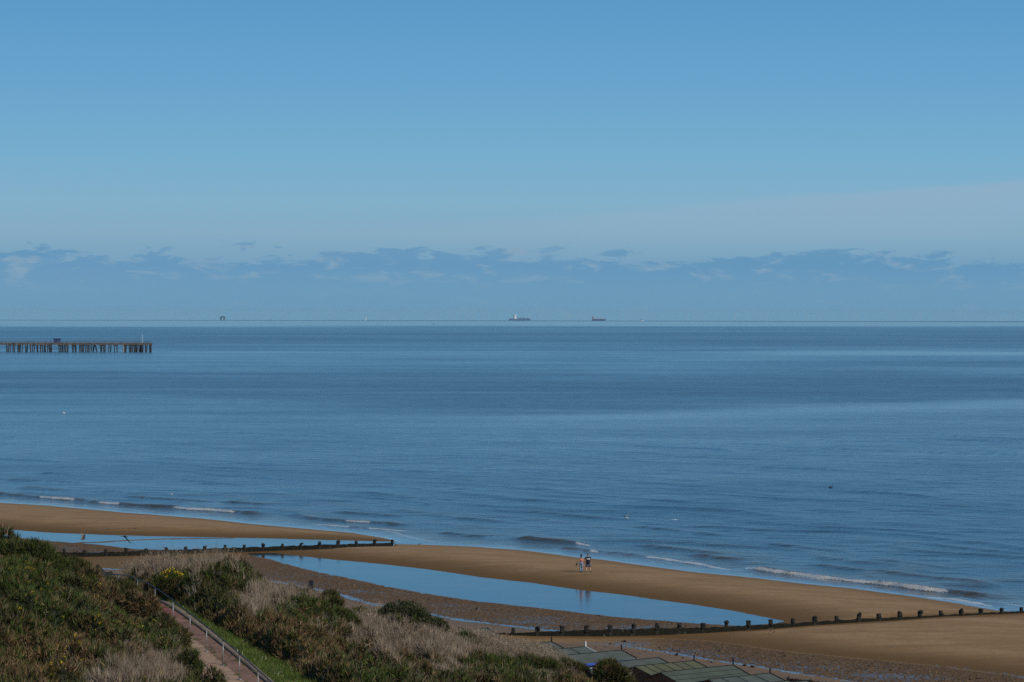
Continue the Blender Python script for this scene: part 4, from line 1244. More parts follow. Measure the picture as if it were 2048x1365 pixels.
# bare shrubs
def bare_shrub(px, yb, h, n, label, lean=0.0, Yc=None):
    Yc = Yc or Ymap(px, yb); p = atY(px, yb, Yc)
    z = hill_z(p.x, p.y)
    root = empty('bare_shrub', (p.x, p.y, max(z, p.z - 0.3))); tag(root, label, 'shrub', 'leafless shrubs on the slope')
    mb = MB()
    for i in range(n):
        a_ = random.uniform(0, 6.28); sp = random.uniform(0.15, 0.75)
        d_ = Vector((math.cos(a_) * sp + lean, math.sin(a_) * sp, 1)).normalized(); q = Vector((0, 0, -0.1)); L = h * random.uniform(0.7, 1.1)
        pts = [q.copy()]
        for k in range(5):
            q = q + d_ * L / 5; d_ = (d_ + Vector((random.gauss(0, .14), random.gauss(0, .14), random.gauss(0, .06)))).normalized(); pts.append(q.copy())
        mb.tube(pts, [0.017, 0.015, 0.012, 0.010, 0.008, 0.004], 4, False)
        for k in (2, 3, 4):
            for j in range(2):
                d2 = Vector((random.gauss(0, 1), random.gauss(0, 1), 0.6 + random.random())).normalized()
                e_ = pts[k] + d2 * random.uniform(0.25, 0.5)
                mb.tube([pts[k], (pts[k] + e_) / 2 + Vector((0, 0, .03)), e_], [0.008, 0.006, 0.003], 3, False)
    mb.build('branches', M['twig'], root)
bare_shrub(640, 1300, 1.9, 9, 'leafless shrub of pale grey branches in the middle of the brown slope')
bare_shrub(672, 1285, 1.5, 6, 'smaller leafless shrub just right of the large bare one', 0.2)
bare_shrub(396, 1232, 1.7, 7, 'thin pale leafless shrub in front of the tall dark green gorse', Yc=141)
bare_shrub(1243, 1358, 1.0, 5, 'leafless twiggy shrub against the brown back wall of the hut', 0.2)
bare_shrub(585, 1350, 1.3, 6, 'low leafless shrub near the bottom edge right of the grass verge')

# black stump on the crest
p = atY(622, 1182, 153.5); gz = hill_z(p.x, p.y)
mb = MB(); mb.box((0, 0, 0.0), (0.26, 0.24, 1.3), taper=0.85); mb.ellipsoid((0.02, 0, 0.66), (0.13, 0.12, 0.1), 8, 5); mb.ellipsoid((-0.04, -0.1, 0.3), (0.12, 0.08, 0.22), 7, 5)
o = mb.build('wooden_stump', M['black']); o.location = (p.x, p.y, p.z - 0.2); tag(o, 'short black wooden stump sticking out of the dry grass on the crest', 'stump')
#@@SECTION5
# ------------------------------------------------------------------ pier far out on the left
PY_ = 1950.0
M['pier_wood'] = simple('pier_timber', (0.05, 0.04, 0.034), 0.85, 0, 0.4, col2=(0.018, 0.017, 0.018))
M['pier_deck'] = simple('pier_deck_boards', (0.17, 0.125, 0.085), 0.9, 0, 0.5, col2=(0.06, 0.05, 0.045))
M['pale_wood'] = simple('pale_timber', (0.30, 0.27, 0.22), 0.9, 0.2, 0.5)
def XP(px): return (px - 1024) / FPX * PY_
zsea_p = drop(PY_)
pier = empty('pier', (XP(150), PY_, zsea_p)); tag(pier, 'long dark timber pier on rows of piles reaching in from the left edge', 'pier')
pc = Vector((XP(150), PY_, zsea_p))
DT = 6.1
mb = MB()
mb.box((XP(118) - pc.x, 4.0, DT - 0.55), (XP(303) - XP(-65), 9.5, 0.5))
mb.box((XP(118) - pc.x, -0.9, DT - 1.3), (XP(303) - XP(-65), 0.4, 0.55)); mb.box((XP(118) - pc.x, 8.9, DT - 1.3), (XP(303) - XP(-65), 0.4, 0.55))
for k in range(60):
    x = XP(-60 + k * 6.1)
    mb.box((x - pc.x, -0.95, DT - 0.85), (random.uniform(0.3, 1.1), 0.35, random.uniform(0.3, 0.8)))
mb.build('deck', M['pier_deck'], pier)
mb = MB()
mb.tube([(XP(-65) - pc.x, -0.6, DT + 0.75), (XP(303) - pc.x, -0.6, DT + 0.75)], 0.09, 5); mb.tube([(XP(-65) - pc.x, -0.6, DT + 0.3), (XP(303) - pc.x, -0.6, DT + 0.3)], 0.07, 5)
for k in range(122): mb.box((XP(-62 + k * 3.0) - pc.x, -0.6, DT + 0.2), (0.14, 0.12, 1.2))
mb.build('railing', M['pier_deck'], pier)
PIL = [-50, -36, -20, -8, 13.5, 18, 21.5, 27, 30, 36, 38.5, 45.5, 50.5, 61, 66, 69.5, 75, 81.5, 85, 90.5, 96, 98.5, 102, 118, 121, 124.5, 129.5, 132, 135.5, 145, 147.5, 150, 159.5, 162.5, 166.5, 171, 174.5, 178, 182, 185.5, 190, 201.5, 204.5, 208, 210.5, 218.5, 229, 234, 247, 250, 253, 258.5, 262, 265, 269, 272, 275.5, 278, 283, 286, 291, 299.5, 302]
for i, x in enumerate(PIL):
    for row in (0, 1):
        if row and i % 3: continue
        mb = MB(); l1 = random.uniform(-0.5, 0.5); w_ = random.uniform(0.30, 0.5)
        if 184 < x < 192: l1 = 1.6 if x > 187 else -1.2
        y_ = -0.6 if row == 0 else 8.6
        mb.tube([(XP(x) - pc.x + l1, y_, -1.2), (XP(x) - pc.x, y_, DT - 0.8)], [w_, w_ * 0.9], 7)
        mb.build('pile', M['pier_wood'] if random.random() < 0.96 else M['pale_wood'], pier)
for a_, b_ in ((17, 23), (27, 32), (63, 71), (79, 87), (94, 103), (116, 126), (128, 137), (143, 152), (158, 180), (199, 212), (227, 236), (246, 256), (257, 281)):
    mb = MB(); mb.box(((XP(a_) + XP(b_)) / 2 - pc.x, -0.6, DT - 1.95), (XP(b_) - XP(a_), 0.5, 0.55)); mb.build('cross_beam', M['pier_wood'], pier)
for a_, b_, z_ in ((88, 96, 3.2), (102, 117, 1.7)):
    mb = MB(); mb.box(((XP(a_) + XP(b_)) / 2 - pc.x, -0.6, z_), (XP(b_) - XP(a_), 0.3, 0.3)); mb.build('brace', M['pier_wood'], pier)
x = XP(112.5)
h = empty('pier_hut', (x, PY_ + 3, zsea_p + DT - 0.3)); tag(h, 'small blue hut standing on the deck of the pier', 'hut')
mb = MB(); mb.box((0, 0, 1.2), (4.0, 3.0, 2.4)); mb.box((-0.4, -1.53, 1.0), (0.9, 0.06, 2.0)); mb.build('wall', simple('hut_blue', (0.03, 0.055, 0.17), 0.7, 0.2, 1), h)
mb = MB(); mb.box((0, 0, 2.55), (5.0, 3.6, 0.3)); mb.box((0, 0, 2.75), (4.6, 3.2, 0.15)); mb.build('roof', simple('hut_roof', (0.02, 0.035, 0.12), 0.7, 0.2, 1), h)
fp = empty('mast', (XP(284), PY_ + 2, zsea_p + DT - 0.3)); tag(fp, 'thin white mast near the end of the pier', 'mast')
mb = MB(); mb.tube([(0, 0, 0), (0, 0, 3), (0, 0, 5.4)], [0.13, 0.10, 0.06], 6); mb.build('pole', M['white_paint'], fp)
mb = MB(); mb.box((0, 0, 3.1), (0.9, 0.08, 0.1)); mb.ellipsoid((0, 0, 5.5), (0.14, 0.14, 0.14), 6, 4); mb.build('crosstree', M['white_paint'], fp)

# ------------------------------------------------------------------ things on the horizon
def sea_pt(px, Y): return Vector(((px - 1024) / FPX * Y, Y, drop(math.hypot((px - 1024) / FPX * Y, Y))))
M['fort'] = simple('fort_concrete_hazed', (0.08, 0.085, 0.11), 0.9, 0.2, 0.2)  # concrete lightened to blue-grey, distance haze painted into the colour
p = sea_pt(445, 17000); fort = empty('sea_fort', p); fort.scale = (0.95, 1, 0.88); tag(fort, 'two legged sea fort platform standing on the horizon to the left', 'sea fort')
for s in (-1, 1):
    mb = MB(); mb.tube([(s * 9.5, 0, -3), (s * 9.5, 0, 20)], 4.4, 16); mb.tube([(s * 9.5, 0, 17.5), (s * 9.5, 0, 20)], [4.6, 6.0], 16); mb.build('leg', M['fort'], fort)
mb = MB(); mb.box((0, 0, 21), (36, 16, 2.0)); mb.box((0, 0, 19.3), (24, 10, 1.6)); mb.build('deck', M['fort'], fort)
mb = MB(); mb.box((0, 0, 23.4), (15, 8, 2.8)); mb.box((0, 0, 25.1), (16, 9, 0.5)); mb.tube([(-5, 0, 25), (-5, 0, 28)], 0.5, 5); mb.build('deckhouse', M['fort'], fort)

M['hull_hazed_blue'] = simple('hull_hazed_blue', (0.06, 0.10, 0.19), 0.7, 0.15, 0.02)  # blue-grey tone carries the fade of distance haze
M['cargo_hull_hazed'] = simple('hull_hazed_dark', (0.06, 0.06, 0.13), 0.7, 0.15, 0.02)  # dark hull lightened towards blue, haze painted in as well
M['ship_white'] = simple('ship_white', (0.8, 0.76, 0.70), 0.6, 0.05, 0.05)
M['box_mix'] = simple('container_steel', (0.05, 0.075, 0.14), 0.8, 0.6, 0.06)
M['red_box'] = simple('container_rust', (0.30, 0.09, 0.06), 0.8, 0.4, 0.06)
M['ship_grey'] = simple('deck_gear', (0.50, 0.32, 0.30), 0.7, 0.1, 0.1)
def hull(L, B, D_, sheer, bow=1):
    """hull along x, bow at +x"""
    mb = MB(); n = 24; vs = []
    for i in range(n + 1):
        f = i / n; x = -L / 2 + L * f
        w = B / 2 * (1 - max(0, (f - 0.78) / 0.22) ** 2.0) * (0.8 + 0.2 * min(1, f / 0.12))
        w = max(w, 0.2); top = D_ + sheer * max(0, (f - 0.82) / 0.18) ** 1.5 + sheer * 0.5 * max(0, (0.14 - f) / 0.14)
        xo = x + (sheer * 0.9 if i == n else 0)
        vs += [(x * 0.985, 0, -6), (x, -w * 0.85, 0), (xo, -w, top), (xo, w, top), (x, w * 0.85, 0)]
    fs = []
    for i in range(n):
        for k in range(5): fs.append((i * 5 + k, i * 5 + (k + 1) % 5, (i + 1) * 5 + (k + 1) % 5, (i + 1) * 5 + k))
    fs += [(4, 3, 2, 1, 0), tuple(n * 5 + k for k in range(5))]
    return mb.add(vs, fs)
p = sea_pt(1039.5, 30000); cs = empty('container_ship', p); tag(cs, 'large container ship on the horizon with a tall bright white superstructure', 'ship')
hull(215, 36, 22, 5).build('hull', M['hull_hazed_blue'], cs)
mb = MB(); mb.box((-44, 0, 43), (20, 32, 40)); mb.box((-44, 0, 62), (13, 38, 5)); mb.tube([(-44, 0, 63), (-44, 0, 73)], 1.0, 6); mb.build('superstructure', M['ship_white'], cs)
mb = MB(); mb.box((-58, 0, 42), (9, 12, 42), taper=0.9); mb.build('funnel', M['red_box'], cs)
bays = [(-90, 9, 28), (-76, 11, 30), (-22, 13, 32), (-7, 9, 31), (8, 12, 37), (23, 10, 31), (38, 12, 38), (52, 10, 31), (66, 11, 33), (80, 11, 33), (93, 8, 29)]
for i, (x, w, top) in enumerate(bays):
    mb = MB()
    for c in range(6):
        hh = top - 21 + random.choice([-2.6, 0, 0, 0])
        mb.box((x, -14 + c * 5.6, 21 + hh / 2), (w, 5.3, hh))
    mb.build('container_stack', M['box_mix'] if i not in (2,) else M['red_box'], cs)
p = sea_pt(1197.5, 26000); bs = empty('cargo_ship', p); tag(bs, 'smaller dark cargo ship on the horizon with deck cranes and superstructure at its left end', 'ship')
hull(114, 20, 17.5, 4).build('hull', M['cargo_hull_hazed'], bs)
mb = MB(); mb.box((-44, 0, 27), (12, 17, 20)); mb.box((-45, 0, 38), (8, 20, 4)); mb.build('superstructure', M['ship_grey'], bs)
mb = MB(); mb.box((-52, 0, 30), (6, 8, 26)); mb.build('funnel', M['red_box'], bs)
for x, l in ((-12, -1), (26, -1)):
    mb = MB(); mb.tube([(x + (0 if x < 0 else 0), 0, 16), (x, 0, 38)], 1.3, 6); mb.tube([(x, 0, 37), (x - 34 if x > 0 else x - 20, 0, 37.5)], 0.9, 5); mb.build('deck_crane', M['ship_grey'], bs)
mb = MB(); mb.tube([(50, 0, 18), (50, 0, 30)], 0.8, 5); mb.build('foremast', M['ship_grey'], bs)
# little craft and marks
def buoy(px, Y, s, label, mat):
    p = sea_pt(px, Y); r = empty('navigation_buoy', p); tag(r, label, 'buoy')
    mb = MB(); mb.tube([(0, 0, -1), (0, 0, 0.6 * s), (0, 0, 1.2 * s)], [1.3 * s, 1.4 * s, 0.5 * s], 10); mb.build('float', mat, r)
    mb = MB(); mb.tube([(0, 0, s), (0, 0, 4.2 * s)], 0.28 * s, 6); mb.box((0, 0, 4.6 * s), (0.9 * s, 0.9 * s, 0.9 * s), taper=0.3); mb.build('topmark', mat, r)
buoy(541, 17500, 2.4, 'slender dark navigation mark on the horizon between the fort and the white mast', M['hull_hazed_blue'])
buoy(735.5, 16500, 1.6, 'dark navigation mark on the horizon right beside a thin white mast', M['black'])
buoy(800, 16500, 1.5, 'dark navigation mark on the horizon halfway between the fort and the container ship', M['black'])
buoy(867, 7600, 0.8, 'tiny dark buoy in the pale water just under the horizon', M['black'])
def sailing(px, Y, h, label):
    p = sea_pt(px, Y); r = empty('yacht', p); tag(r, label, 'yacht')
    hull(11, 3.2, 1.3, 0.5).build('hull', M['ship_white'], r)
    mb = MB(); mb.tube([(0, 0, 1), (0, 0, h)], 0.25, 5); mb.build('mast', M['ship_white'], r)
    mb = MB(); mb.add([(0.2, -0.06, 2), (4.6, -0.06, 1.6), (0.3, -0.06, h * 0.95), (0.2, 0.06, 2), (4.6, 0.06, 1.6), (0.3, 0.06, h * 0.95)], [(0, 1, 2), (5, 4, 3), (0, 3, 4, 1), (1, 4, 5, 2), (2, 5, 3, 0)]); mb.build('sail', M['ship_white'], r)
sailing(731.5, 17500, 24, 'yacht with a thin white mast on the horizon beside a dark mark')
p = sea_pt(1284, 16500); wb = empty('fishing_boat', p); tag(wb, 'small dark boat with a white bow right of the cargo ship on the horizon', 'boat')
hull(16, 5, 2.4, 1).build('hull', M['ship_white'], wb)
mb = MB(); mb.box((-3.2, 0, 5), (5, 3.4, 5.4)); mb.tube([(-3, 0, 7), (-3, 0, 12)], 0.35, 5); mb.build('wheelhouse', M['hull_hazed_blue'], wb)

# wind farm beyond the horizon
M['turbine'] = simple('turbine_white', (0.36, 0.39, 0.42), 0.6, 0.03, 0.1)
def turbine_proto():
    r = empty('wind_turbine', (0, 0, 0)); tag(r, 'x', 'wind turbine', 'wind turbines beyond the horizon')
    mb = MB(); mb.tube([(0, 0, -2), (0, 0, 40), (0, 0, 74)], [3.4, 2.8, 2.0], 8); mb.build('tower', M['turbine'], r)
    mb = MB(); mb.box((0, 1.5, 75.5), (4.5, 12, 4.5)); mb.build('nacelle', M['turbine'], r)
    rot = MB(); rot.ellipsoid((0, -5.5, 75.5), (2.2, 2.6, 2.2), 8, 6); hub = rot.build('hub', M['turbine'], r)
    for k in range(3):
        a_ = 0.35 + k * 2 * math.pi / 3; d_ = Vector((math.cos(a_), 0, math.sin(a_))); s_ = Vector((-d_.z, 0, d_.x))
        mb = MB(); c = Vector((0, -5.8, 75.5)); pts = []
        for f, w in ((0.03, 1.0), (0.2, 2.0), (0.6, 1.3), (1.0, 0.5)):
            for q in (-1, 1):
                for t in (-0.35, 0.35): pts.append(c + d_ * (38 * f) + s_ * (w * q) + Vector((0, t, 0)))
        fs = []
        for i in range(3):
            b = i * 4; fs += [(b, b + 1, b + 5, b + 4), (b + 3, b + 2, b + 6, b + 7), (b + 1, b + 3, b + 7, b + 5), (b + 2, b, b + 4, b + 6)]
        fs += [(0, 2, 3, 1), (12, 13, 15, 14)]
        mb.add(pts, fs); mb.build('blade', M['turbine'], r)
    return r
tp = turbine_proto()
TURB = [(919, 37), (946, 36), (1060, 39), (1130, 37), (1139, 35), (1152, 37), (1241, 36), (1308, 39), (1371, 35), (1390, 37), (1471, 36), (1531, 37), (1614, 34.5), (1639, 36), (1713, 35), (1841, 34), (1868, 38), (1895, 36), (1962, 38), (2010, 39)]
for i, (px, Yk) in enumerate(TURB):
    if i == 0: r = tp
    else:
        r = tp.copy(); COL.objects.link(r)
        for ch in tp.children:
            c = ch.copy(); COL.objects.link(c); c.parent = r
    r.location = sea_pt(px, Yk * 1000.0)
    r['label'] = 'faint white wind turbine standing beyond the horizon in the haze'
    r['group'] = 'wind turbines beyond the horizon'

# ------------------------------------------------------------------ birds
M['gull'] = None
def flat(name, col, rough=0.8):
    m, N, b = new_mat(name); b.inputs['Base Color'].default_value = (*col, 1); b.inputs['Roughness'].default_value = rough; return m
BW = flat('white_plumage', (0.75, 0.75, 0.74)); BG = flat('grey_plumage', (0.22, 0.23, 0.25)); BK = flat('black_plumage', (0.02, 0.02, 0.025)); BBR = flat('brown_plumage', (0.09, 0.075, 0.06))
def bird(loc, yaw, label, up_l=0.5, up_r=0.5, sweep=0.3, span=0.65, body=BW, wing=BG, tip=BK, pitch=0.0, scale=1.0, name='seagull', chord=0.15):
    """one body mesh : torso, head, bill, tail and both wings, posed in flight; faces +x"""
    mb = MB(); mats = []
    def seg(m, f0): mats.extend([m] * (len(mb.f) - f0))
    f0 = len(mb.f); mb.tube([(-0.30, 0, 0.02), (-0.2, 0, 0.01), (-0.05, 0, 0), (0.1, 0, 0.01), (0.19, 0, 0.03), (0.26, 0, 0.04), (0.30, 0, 0.035)], [0.015, 0.05, 0.085, 0.075, 0.045, 0.045, 0.02], 9); seg(0, f0)
    f0 = len(mb.f); mb.tube([(0.295, 0, 0.035), (0.35, 0, 0.02)], [0.012, 0.004], 5); seg(2, f0)
    f0 = len(mb.f); mb.box((-0.36, 0, 0.02), (0.16, 0.13, 0.015)); seg(0, f0)
    for s, up in ((-1, up_l), (1, up_r)):
        st = [(0.0, 0.03, 0.03, chord * 1.3), (0.0, 0.25, math.tan(up) * 0.22, chord * 1.25), (-sweep * 0.35, 0.45, math.tan(up) * 0.42 - 0.01, chord), (-sweep, span, math.tan(up * 0.8) * span * 0.95, chord * 0.35)]
        pts = []
        for (x, y, z, c) in st:
            for dx, dz in ((0.5, 0), (0, 0.018), (-0.5, 0), (0, -0.008)): pts.append((0.04 + x + dx * c, s * y, z + dz))
        for i in range(3):
            f0 = len(mb.f); b = i * 4; fs = []
            for k in range(4): fs.append((b + k, b + (k + 1) % 4, b + 4 + (k + 1) % 4, b + 4 + k))
            if i == 2: fs.append((12, 13, 14, 15))
            if i == 0: fs.append((3, 2, 1, 0))
            base = len(mb.v); mb.v += [tuple(q) for q in pts] if i == 0 else []
            off = base if i == 0 else off
            mb.f += [tuple(k + off for k in f) for f in fs]
            seg(2 if i == 2 else 1, f0)
    o = mb.build(name, body)
    o.data.materials.append(wing); o.data.materials.append(tip)
    o.data.polygons.foreach_set('material_index', mats)
    o.location = loc; o.rotation_euler = (0, pitch, yaw); o.scale = (scale,) * 3
    tag(o, label, 'bird'); return o
bird(atY(1252, 1036, 318), 2.3, 'white seagull with raised dark tipped wings low over the water above the walkers', 0.75, 0.70, 0.15, body=BW, wing=BG, scale=0.85, pitch=-0.15)
bird(atY(343, 989, 345), 1.9, 'seagull gliding on spread wings over the wave at the left', 0.5, 0.35, 0.1, scale=1.1, wing=BG)
bird(atY(284, 996, 345), 0.7, 'small dark bird skimming the swell left of the gliding gull', 0.3, 0.2, 0.3, body=BBR, wing=BBR, scale=0.75)
bird(atY(1350, 1040, 320), 1.5, 'pale gull flying flat over the water right of the white seagull', 0.12, 0.1, 0.2, wing=BW, tip=BG, scale=0.8)
bird(atY(250, 1074, 318), 2.2, 'dark bird with one long curved wing over the pool by the sand spit', -0.9, 0.15, 0.4, body=BK, wing=BK, scale=1.25, chord=0.2)
bird(atY(166, 1079, 312), 0.5, 'grey brown bird lifting its wings where the shingle meets the pool', 0.9, 1.0, 0.1, body=BBR, wing=flat('mottled_plumage', (0.13, 0.10, 0.08)), scale=0.95, chord=0.2)
for px, py_, lab in ((1661, 976, 'dark seabird floating on the open water at the right'), (128, 827, 'tiny pale bird floating far out at the left')):
    q = at3(px, py_, 0.0); mb = MB(); d_ = py_ > 900
    mb.tube([(-0.26, 0, 0.08), (-0.15, 0, 0.06), (0, 0, 0.06), (0.15, 0, 0.06), (0.2, 0, 0.1)], [0.02, 0.09, 0.12, 0.09, 0.05], 8)
    mb.tube([(0.17, 0, 0.08), (0.2, 0, 0.2), (0.22, 0, 0.27), (0.29, 0, 0.27)], [0.04, 0.035, 0.045, 0.012], 7)
    o = mb.build('seabird', BK if d_ else BW); o.location = q; o.scale = (1.2,) * 3 if d_ else (1.3,) * 3; o.rotation_euler = (0, 0, 0.2 if d_ else 3.0); tag(o, lab, 'bird')

# ------------------------------------------------------------------ the two walkers
SKIN = flat('skin', (0.50, 0.27, 0.17), 0.6)
def ground_pt(px, py_):
    h = 0.5
    for _ in range(8):
        q = at(px, py_, h); h = beach_h(q[0], q[1])
    return Vector((q[0], q[1], h))
def skin_body(name, joints, edges, parent, mat):
    keys = list(joints); me = bpy.data.meshes.new(name)
    me.from_pydata([joints[k][0] for k in keys], [(keys.index(a), keys.index(b)) for a, b in edges], [])
    o = bpy.data.objects.new(name, me); link(o, parent)
    sk = o.modifiers.new('skin', 'SKIN'); sk.use_smooth_shade = True
    for i, k in enumerate(keys):
        r = joints[k][1]; me.skin_vertices[0].data[i].radius = (r if isinstance(r, tuple) else (r, r))
    me.skin_vertices[0].data[keys.index('pelvis')].use_root = True
    sb = o.modifiers.new('subdivision', 'SUBSURF'); sb.levels = 1; sb.render_levels = 1
    me.materials.append(mat); return o
def person(loc, yaw, label, H, pose, outfit):
    root = empty('person', loc, yaw); tag(root, label, 'person')
    s = H / 1.75; J = {}
    def j(k, x, y, z, r): J[k] = ((x * s, y * s, z * s), tuple(v * s for v in r) if isinstance(r, tuple) else r * s)
    j('pelvis', 0, 0, 0.95, (0.15, 0.11)); j('belly', 0, 0.0, 1.10, (0.135, 0.10)); j('chest', 0, 0.0, 1.30, (0.165, 0.11)); j('neckb', 0, 0.0, 1.46, 0.065); j('neck', 0, 0.015, 1.53, 0.052)
    j('head1', 0, 0.03, 1.61, (0.072, 0.085)); j('head2', 0, 0.03, 1.69, (0.074, 0.09)); j('crown', 0, 0.02, 1.74, 0.05); j('nose', 0, 0.125, 1.625, 0.014); j('ear1', -0.08, 0.02, 1.63, 0.016); j('ear2', 0.08, 0.02, 1.63, 0.016)
    E = [('pelvis', 'belly'), ('belly', 'chest'), ('chest', 'neckb'), ('neckb', 'neck'), ('neck', 'head1'), ('head1', 'head2'), ('head2', 'crown'), ('head1', 'nose'), ('head1', 'ear1'), ('head1', 'ear2')]
    for sd_, n in ((-1, 'l'), (1, 'r')):
        kn, an, el_, wr = pose[n + 'knee'], pose[n + 'ankle'], pose[n + 'elbow'], pose[n + 'wrist']
        j(n + 'hip', sd_ * 0.10, 0, 0.90, 0.085); j(n + 'thigh', *[(a + b) / 2 for a, b in zip((sd_ * 0.10, 0, 0.90), kn)], 0.078); j(n + 'knee', *kn, 0.055)
        j(n + 'calf', *[a * 0.62 + b * 0.38 for a, b in zip(kn, an)], 0.058); j(n + 'ankle', *an, 0.034); j(n + 'toe', an[0] + sd_ * 0.02, an[1] + 0.16, an[2] - 0.055, 0.028)
        E += [('pelvis', n + 'hip'), (n + 'hip', n + 'thigh'), (n + 'thigh', n + 'knee'), (n + 'knee', n + 'calf'), (n + 'calf', n + 'ankle'), (n + 'ankle', n + 'toe')]
        j(n + 'shoulder', sd_ * 0.185, 0, 1.42, 0.058); j(n + 'elbow', *el_, 0.038); j(n + 'wrist', *wr, 0.025)
        d_ = (Vector(wr) - Vector(el_)).normalized(); pm = Vector(wr) + d_ * 0.06
        j(n + 'palm', *pm, (0.032, 0.018))
        E += [('chest', n + 'shoulder'), (n + 'shoulder', n + 'elbow'), (n + 'elbow', n + 'wrist'), (n + 'wrist', n + 'palm')]
        lat = Vector((0, 1, 0)).cross(d_); fw = Vector((0, 1, 0))
        for q, (o_, L_) in enumerate(((0.03, 0.075), (0.011, 0.085), (-0.009, 0.08), (-0.028, 0.062))):
            b = pm + fw * o_ + d_ * 0.035; m_ = b + d_ * L_ * 0.55 + lat * 0.008 * sd_; t = m_ + d_ * L_ * 0.4 - lat * 0.02 * sd_
            j(f'{n}f{q}a', *b, 0.010); j(f'{n}f{q}b', *m_, 0.009); j(f'{n}f{q}c', *t, 0.008)
            E += [(n + 'palm', f'{n}f{q}a'), (f'{n}f{q}a', f'{n}f{q}b'), (f'{n}f{q}b', f'{n}f{q}c')]
        b = Vector(wr) + d_ * 0.03 + fw * 0.035; t = b + d_ * 0.045 + fw * 0.028
        j(n + 'ta', *b, 0.011); j(n + 'tb', *t, 0.009); E += [(n + 'wrist', n + 'ta'), (n + 'ta', n + 'tb')]
    skin_body('body', J, E, root, SKIN)
    def pt(k): return Vector(J[k][0])
    # clothes: lofted around the same joints
    def loft(name, pts, rads, mat, seg=14):
        mb = MB(); mb.tube(pts, [(a * s, b * s) for a, b in rads], seg); return mb.build(name, mat, root, True)
    o = outfit
    P_ = lambda x, y, z: Vector((x * s, y * s, z * s))
    if o['top'] == 'tshirt':
        mb = MB()
        prof = [(0.80, .20, .15), (0.95, .20, .15), (1.12, .195, .145), (1.22, .2, .145), (1.23, .202, .146), (1.31, .205, .145), (1.32, .205, .145), (1.40, .195, .13), (1.455, .13, .10), (1.485, .07, .075)]
        mb.tube([P_(0, 0.0, z) for z, a, b in prof], [(a * s, b * s) for z, a, b in prof], 18)
        nt = len(mb.f)
        for n in 'lr':
            sh, e_ = pt(n + 'shoulder'), pt(n + 'elbow')
            mb.tube([sh * 1.0 + (pt('chest') - sh) * 0.15 + Vector((0, 0, .02)), sh, sh + (e_ - sh) * 0.75], [(.07 * s, .07 * s), (.078 * s, .078 * s), (.07 * s, .07 * s)], 12)
        t = mb.build('t_shirt', o['c1'], root, True); t.data.materials.append(M['white_paint'])
        for i, p_ in enumerate(t.data.polygons):
            z = p_.center.z / s
            if i < nt and 1.225 < z < 1.315: p_.material_index = 1
    else:
        mb = MB(); prof = [(1.04, .15, .115), (1.15, .145, .112), (1.27, .165, .12), (1.34, .165, .12), (1.36, .16, .115)]
        mb.tube([P_(0, 0, z) for z, a, b in prof], [(a * s, b * s) for z, a, b in prof], 16)
        for q in (-1, 1): mb.tube([P_(q * 0.12, -0.105, 1.33), P_(-q * 0.02, -0.118, 1.25), P_(-q * 0.1, -0.11, 1.12)], 0.016 * s, 6); mb.tube([P_(q * .12, -.105, 1.33), P_(q * .11, -.03, 1.47), P_(q * .1, .09, 1.36)], 0.018 * s, 6)
        mb.build('top', o['c1'], root, True)
    wl = o['leg']                    # hem height of the trousers as a share of the shin
    mb = MB(); mb.tube([P_(0, 0, 1.06), P_(0, 0, 1.0), P_(0, 0, 0.90), P_(0, 0, 0.82)], [(.155 * s, .12 * s), (.175 * s, .135 * s), (.185 * s, .14 * s), (.16 * s, .12 * s)], 16)
    for n in 'lr':
        hp, kn, an = pt(n + 'hip'), pt(n + 'knee'), pt(n + 'ankle')
        if wl < 0.1: mb.tube([hp + Vector((0, 0, .02)), (hp + kn) / 2, kn + Vector((0, 0, -.02))], [(.105 * s, .12 * s), (.105 * s, .11 * s), (.10 * s, .10 * s)], 12)
        else: mb.tube([hp + Vector((0, 0, .02)), (hp + kn) / 2, kn, (kn + an) / 2, an + Vector((0, 0, .0))], [(.10 * s, .12 * s), (.09 * s, .10 * s), (.068 * s, .075 * s), (.075 * s, .085 * s), (.095 * s, .11 * s)], 12)
    mb.build('shorts' if wl < 0.1 else 'jeans', o['c2'], root, True)
    for n in 'lr':
        an, te = pt(n + 'ankle'), pt(n + 'toe')
        mb = MB(); mb.tube([an + Vector((0, -.07, -.045)), an + Vector((0, 0, -.04)), te + Vector((0, .03, 0)), te + Vector((0, .10, -.005))], [(.04 * s, .045 * s), (.052 * s, .05 * s), (.05 * s, .035 * s), (.03 * s, .02 * s)], 10)
        mb.tube([an + Vector((0, 0, .04)), an + Vector((0, -.01, -.05))], [.042 * s, .05 * s], 10); mb.build('shoe', o['c3'], root, True)
    mb = MB(); mb.ellipsoid(P_(0, 0.012, 1.675), (.088 * s, .098 * s, .09 * s), 14, 9)
    if o.get('long'): mb.tube([P_(0, -.06, 1.68), P_(0, -.09, 1.56), P_(0, -.10, 1.46)], [(.07 * s, .04 * s), (.075 * s, .04 * s), (.05 * s, .025 * s)], 10)
    mb.build('hair', o['hair'], root, True)
    # eyes and mouth
    mb = MB()
    for q in (-1, 1): mb.ellipsoid(P_(q * .032, .112, 1.645), (.012 * s, .008 * s, .008 * s), 7, 5)
    mb.build('eyes', BK, root)
    mb = MB(); mb.ellipsoid(P_(0, .108, 1.575), (.024 * s, .010 * s, .006 * s), 8, 5); mb.build('mouth', flat('lips', (0.35, 0.12, 0.1)), root)
    if o.get('hat'):
        mb = MB(); mb.tube([P_(0, .01, 1.70), P_(0, .01, 1.72), P_(0, .01, 1.73), P_(0, 0.01, 1.84), P_(0, 0.01, 1.855)], [(.15 * s, .16 * s), (.145 * s, .155 * s), (.105 * s, .115 * s), (.09 * s, .10 * s), (.07 * s, .08 * s)], 18)
        mb.build('hat', BK, root, True)
    return root, J
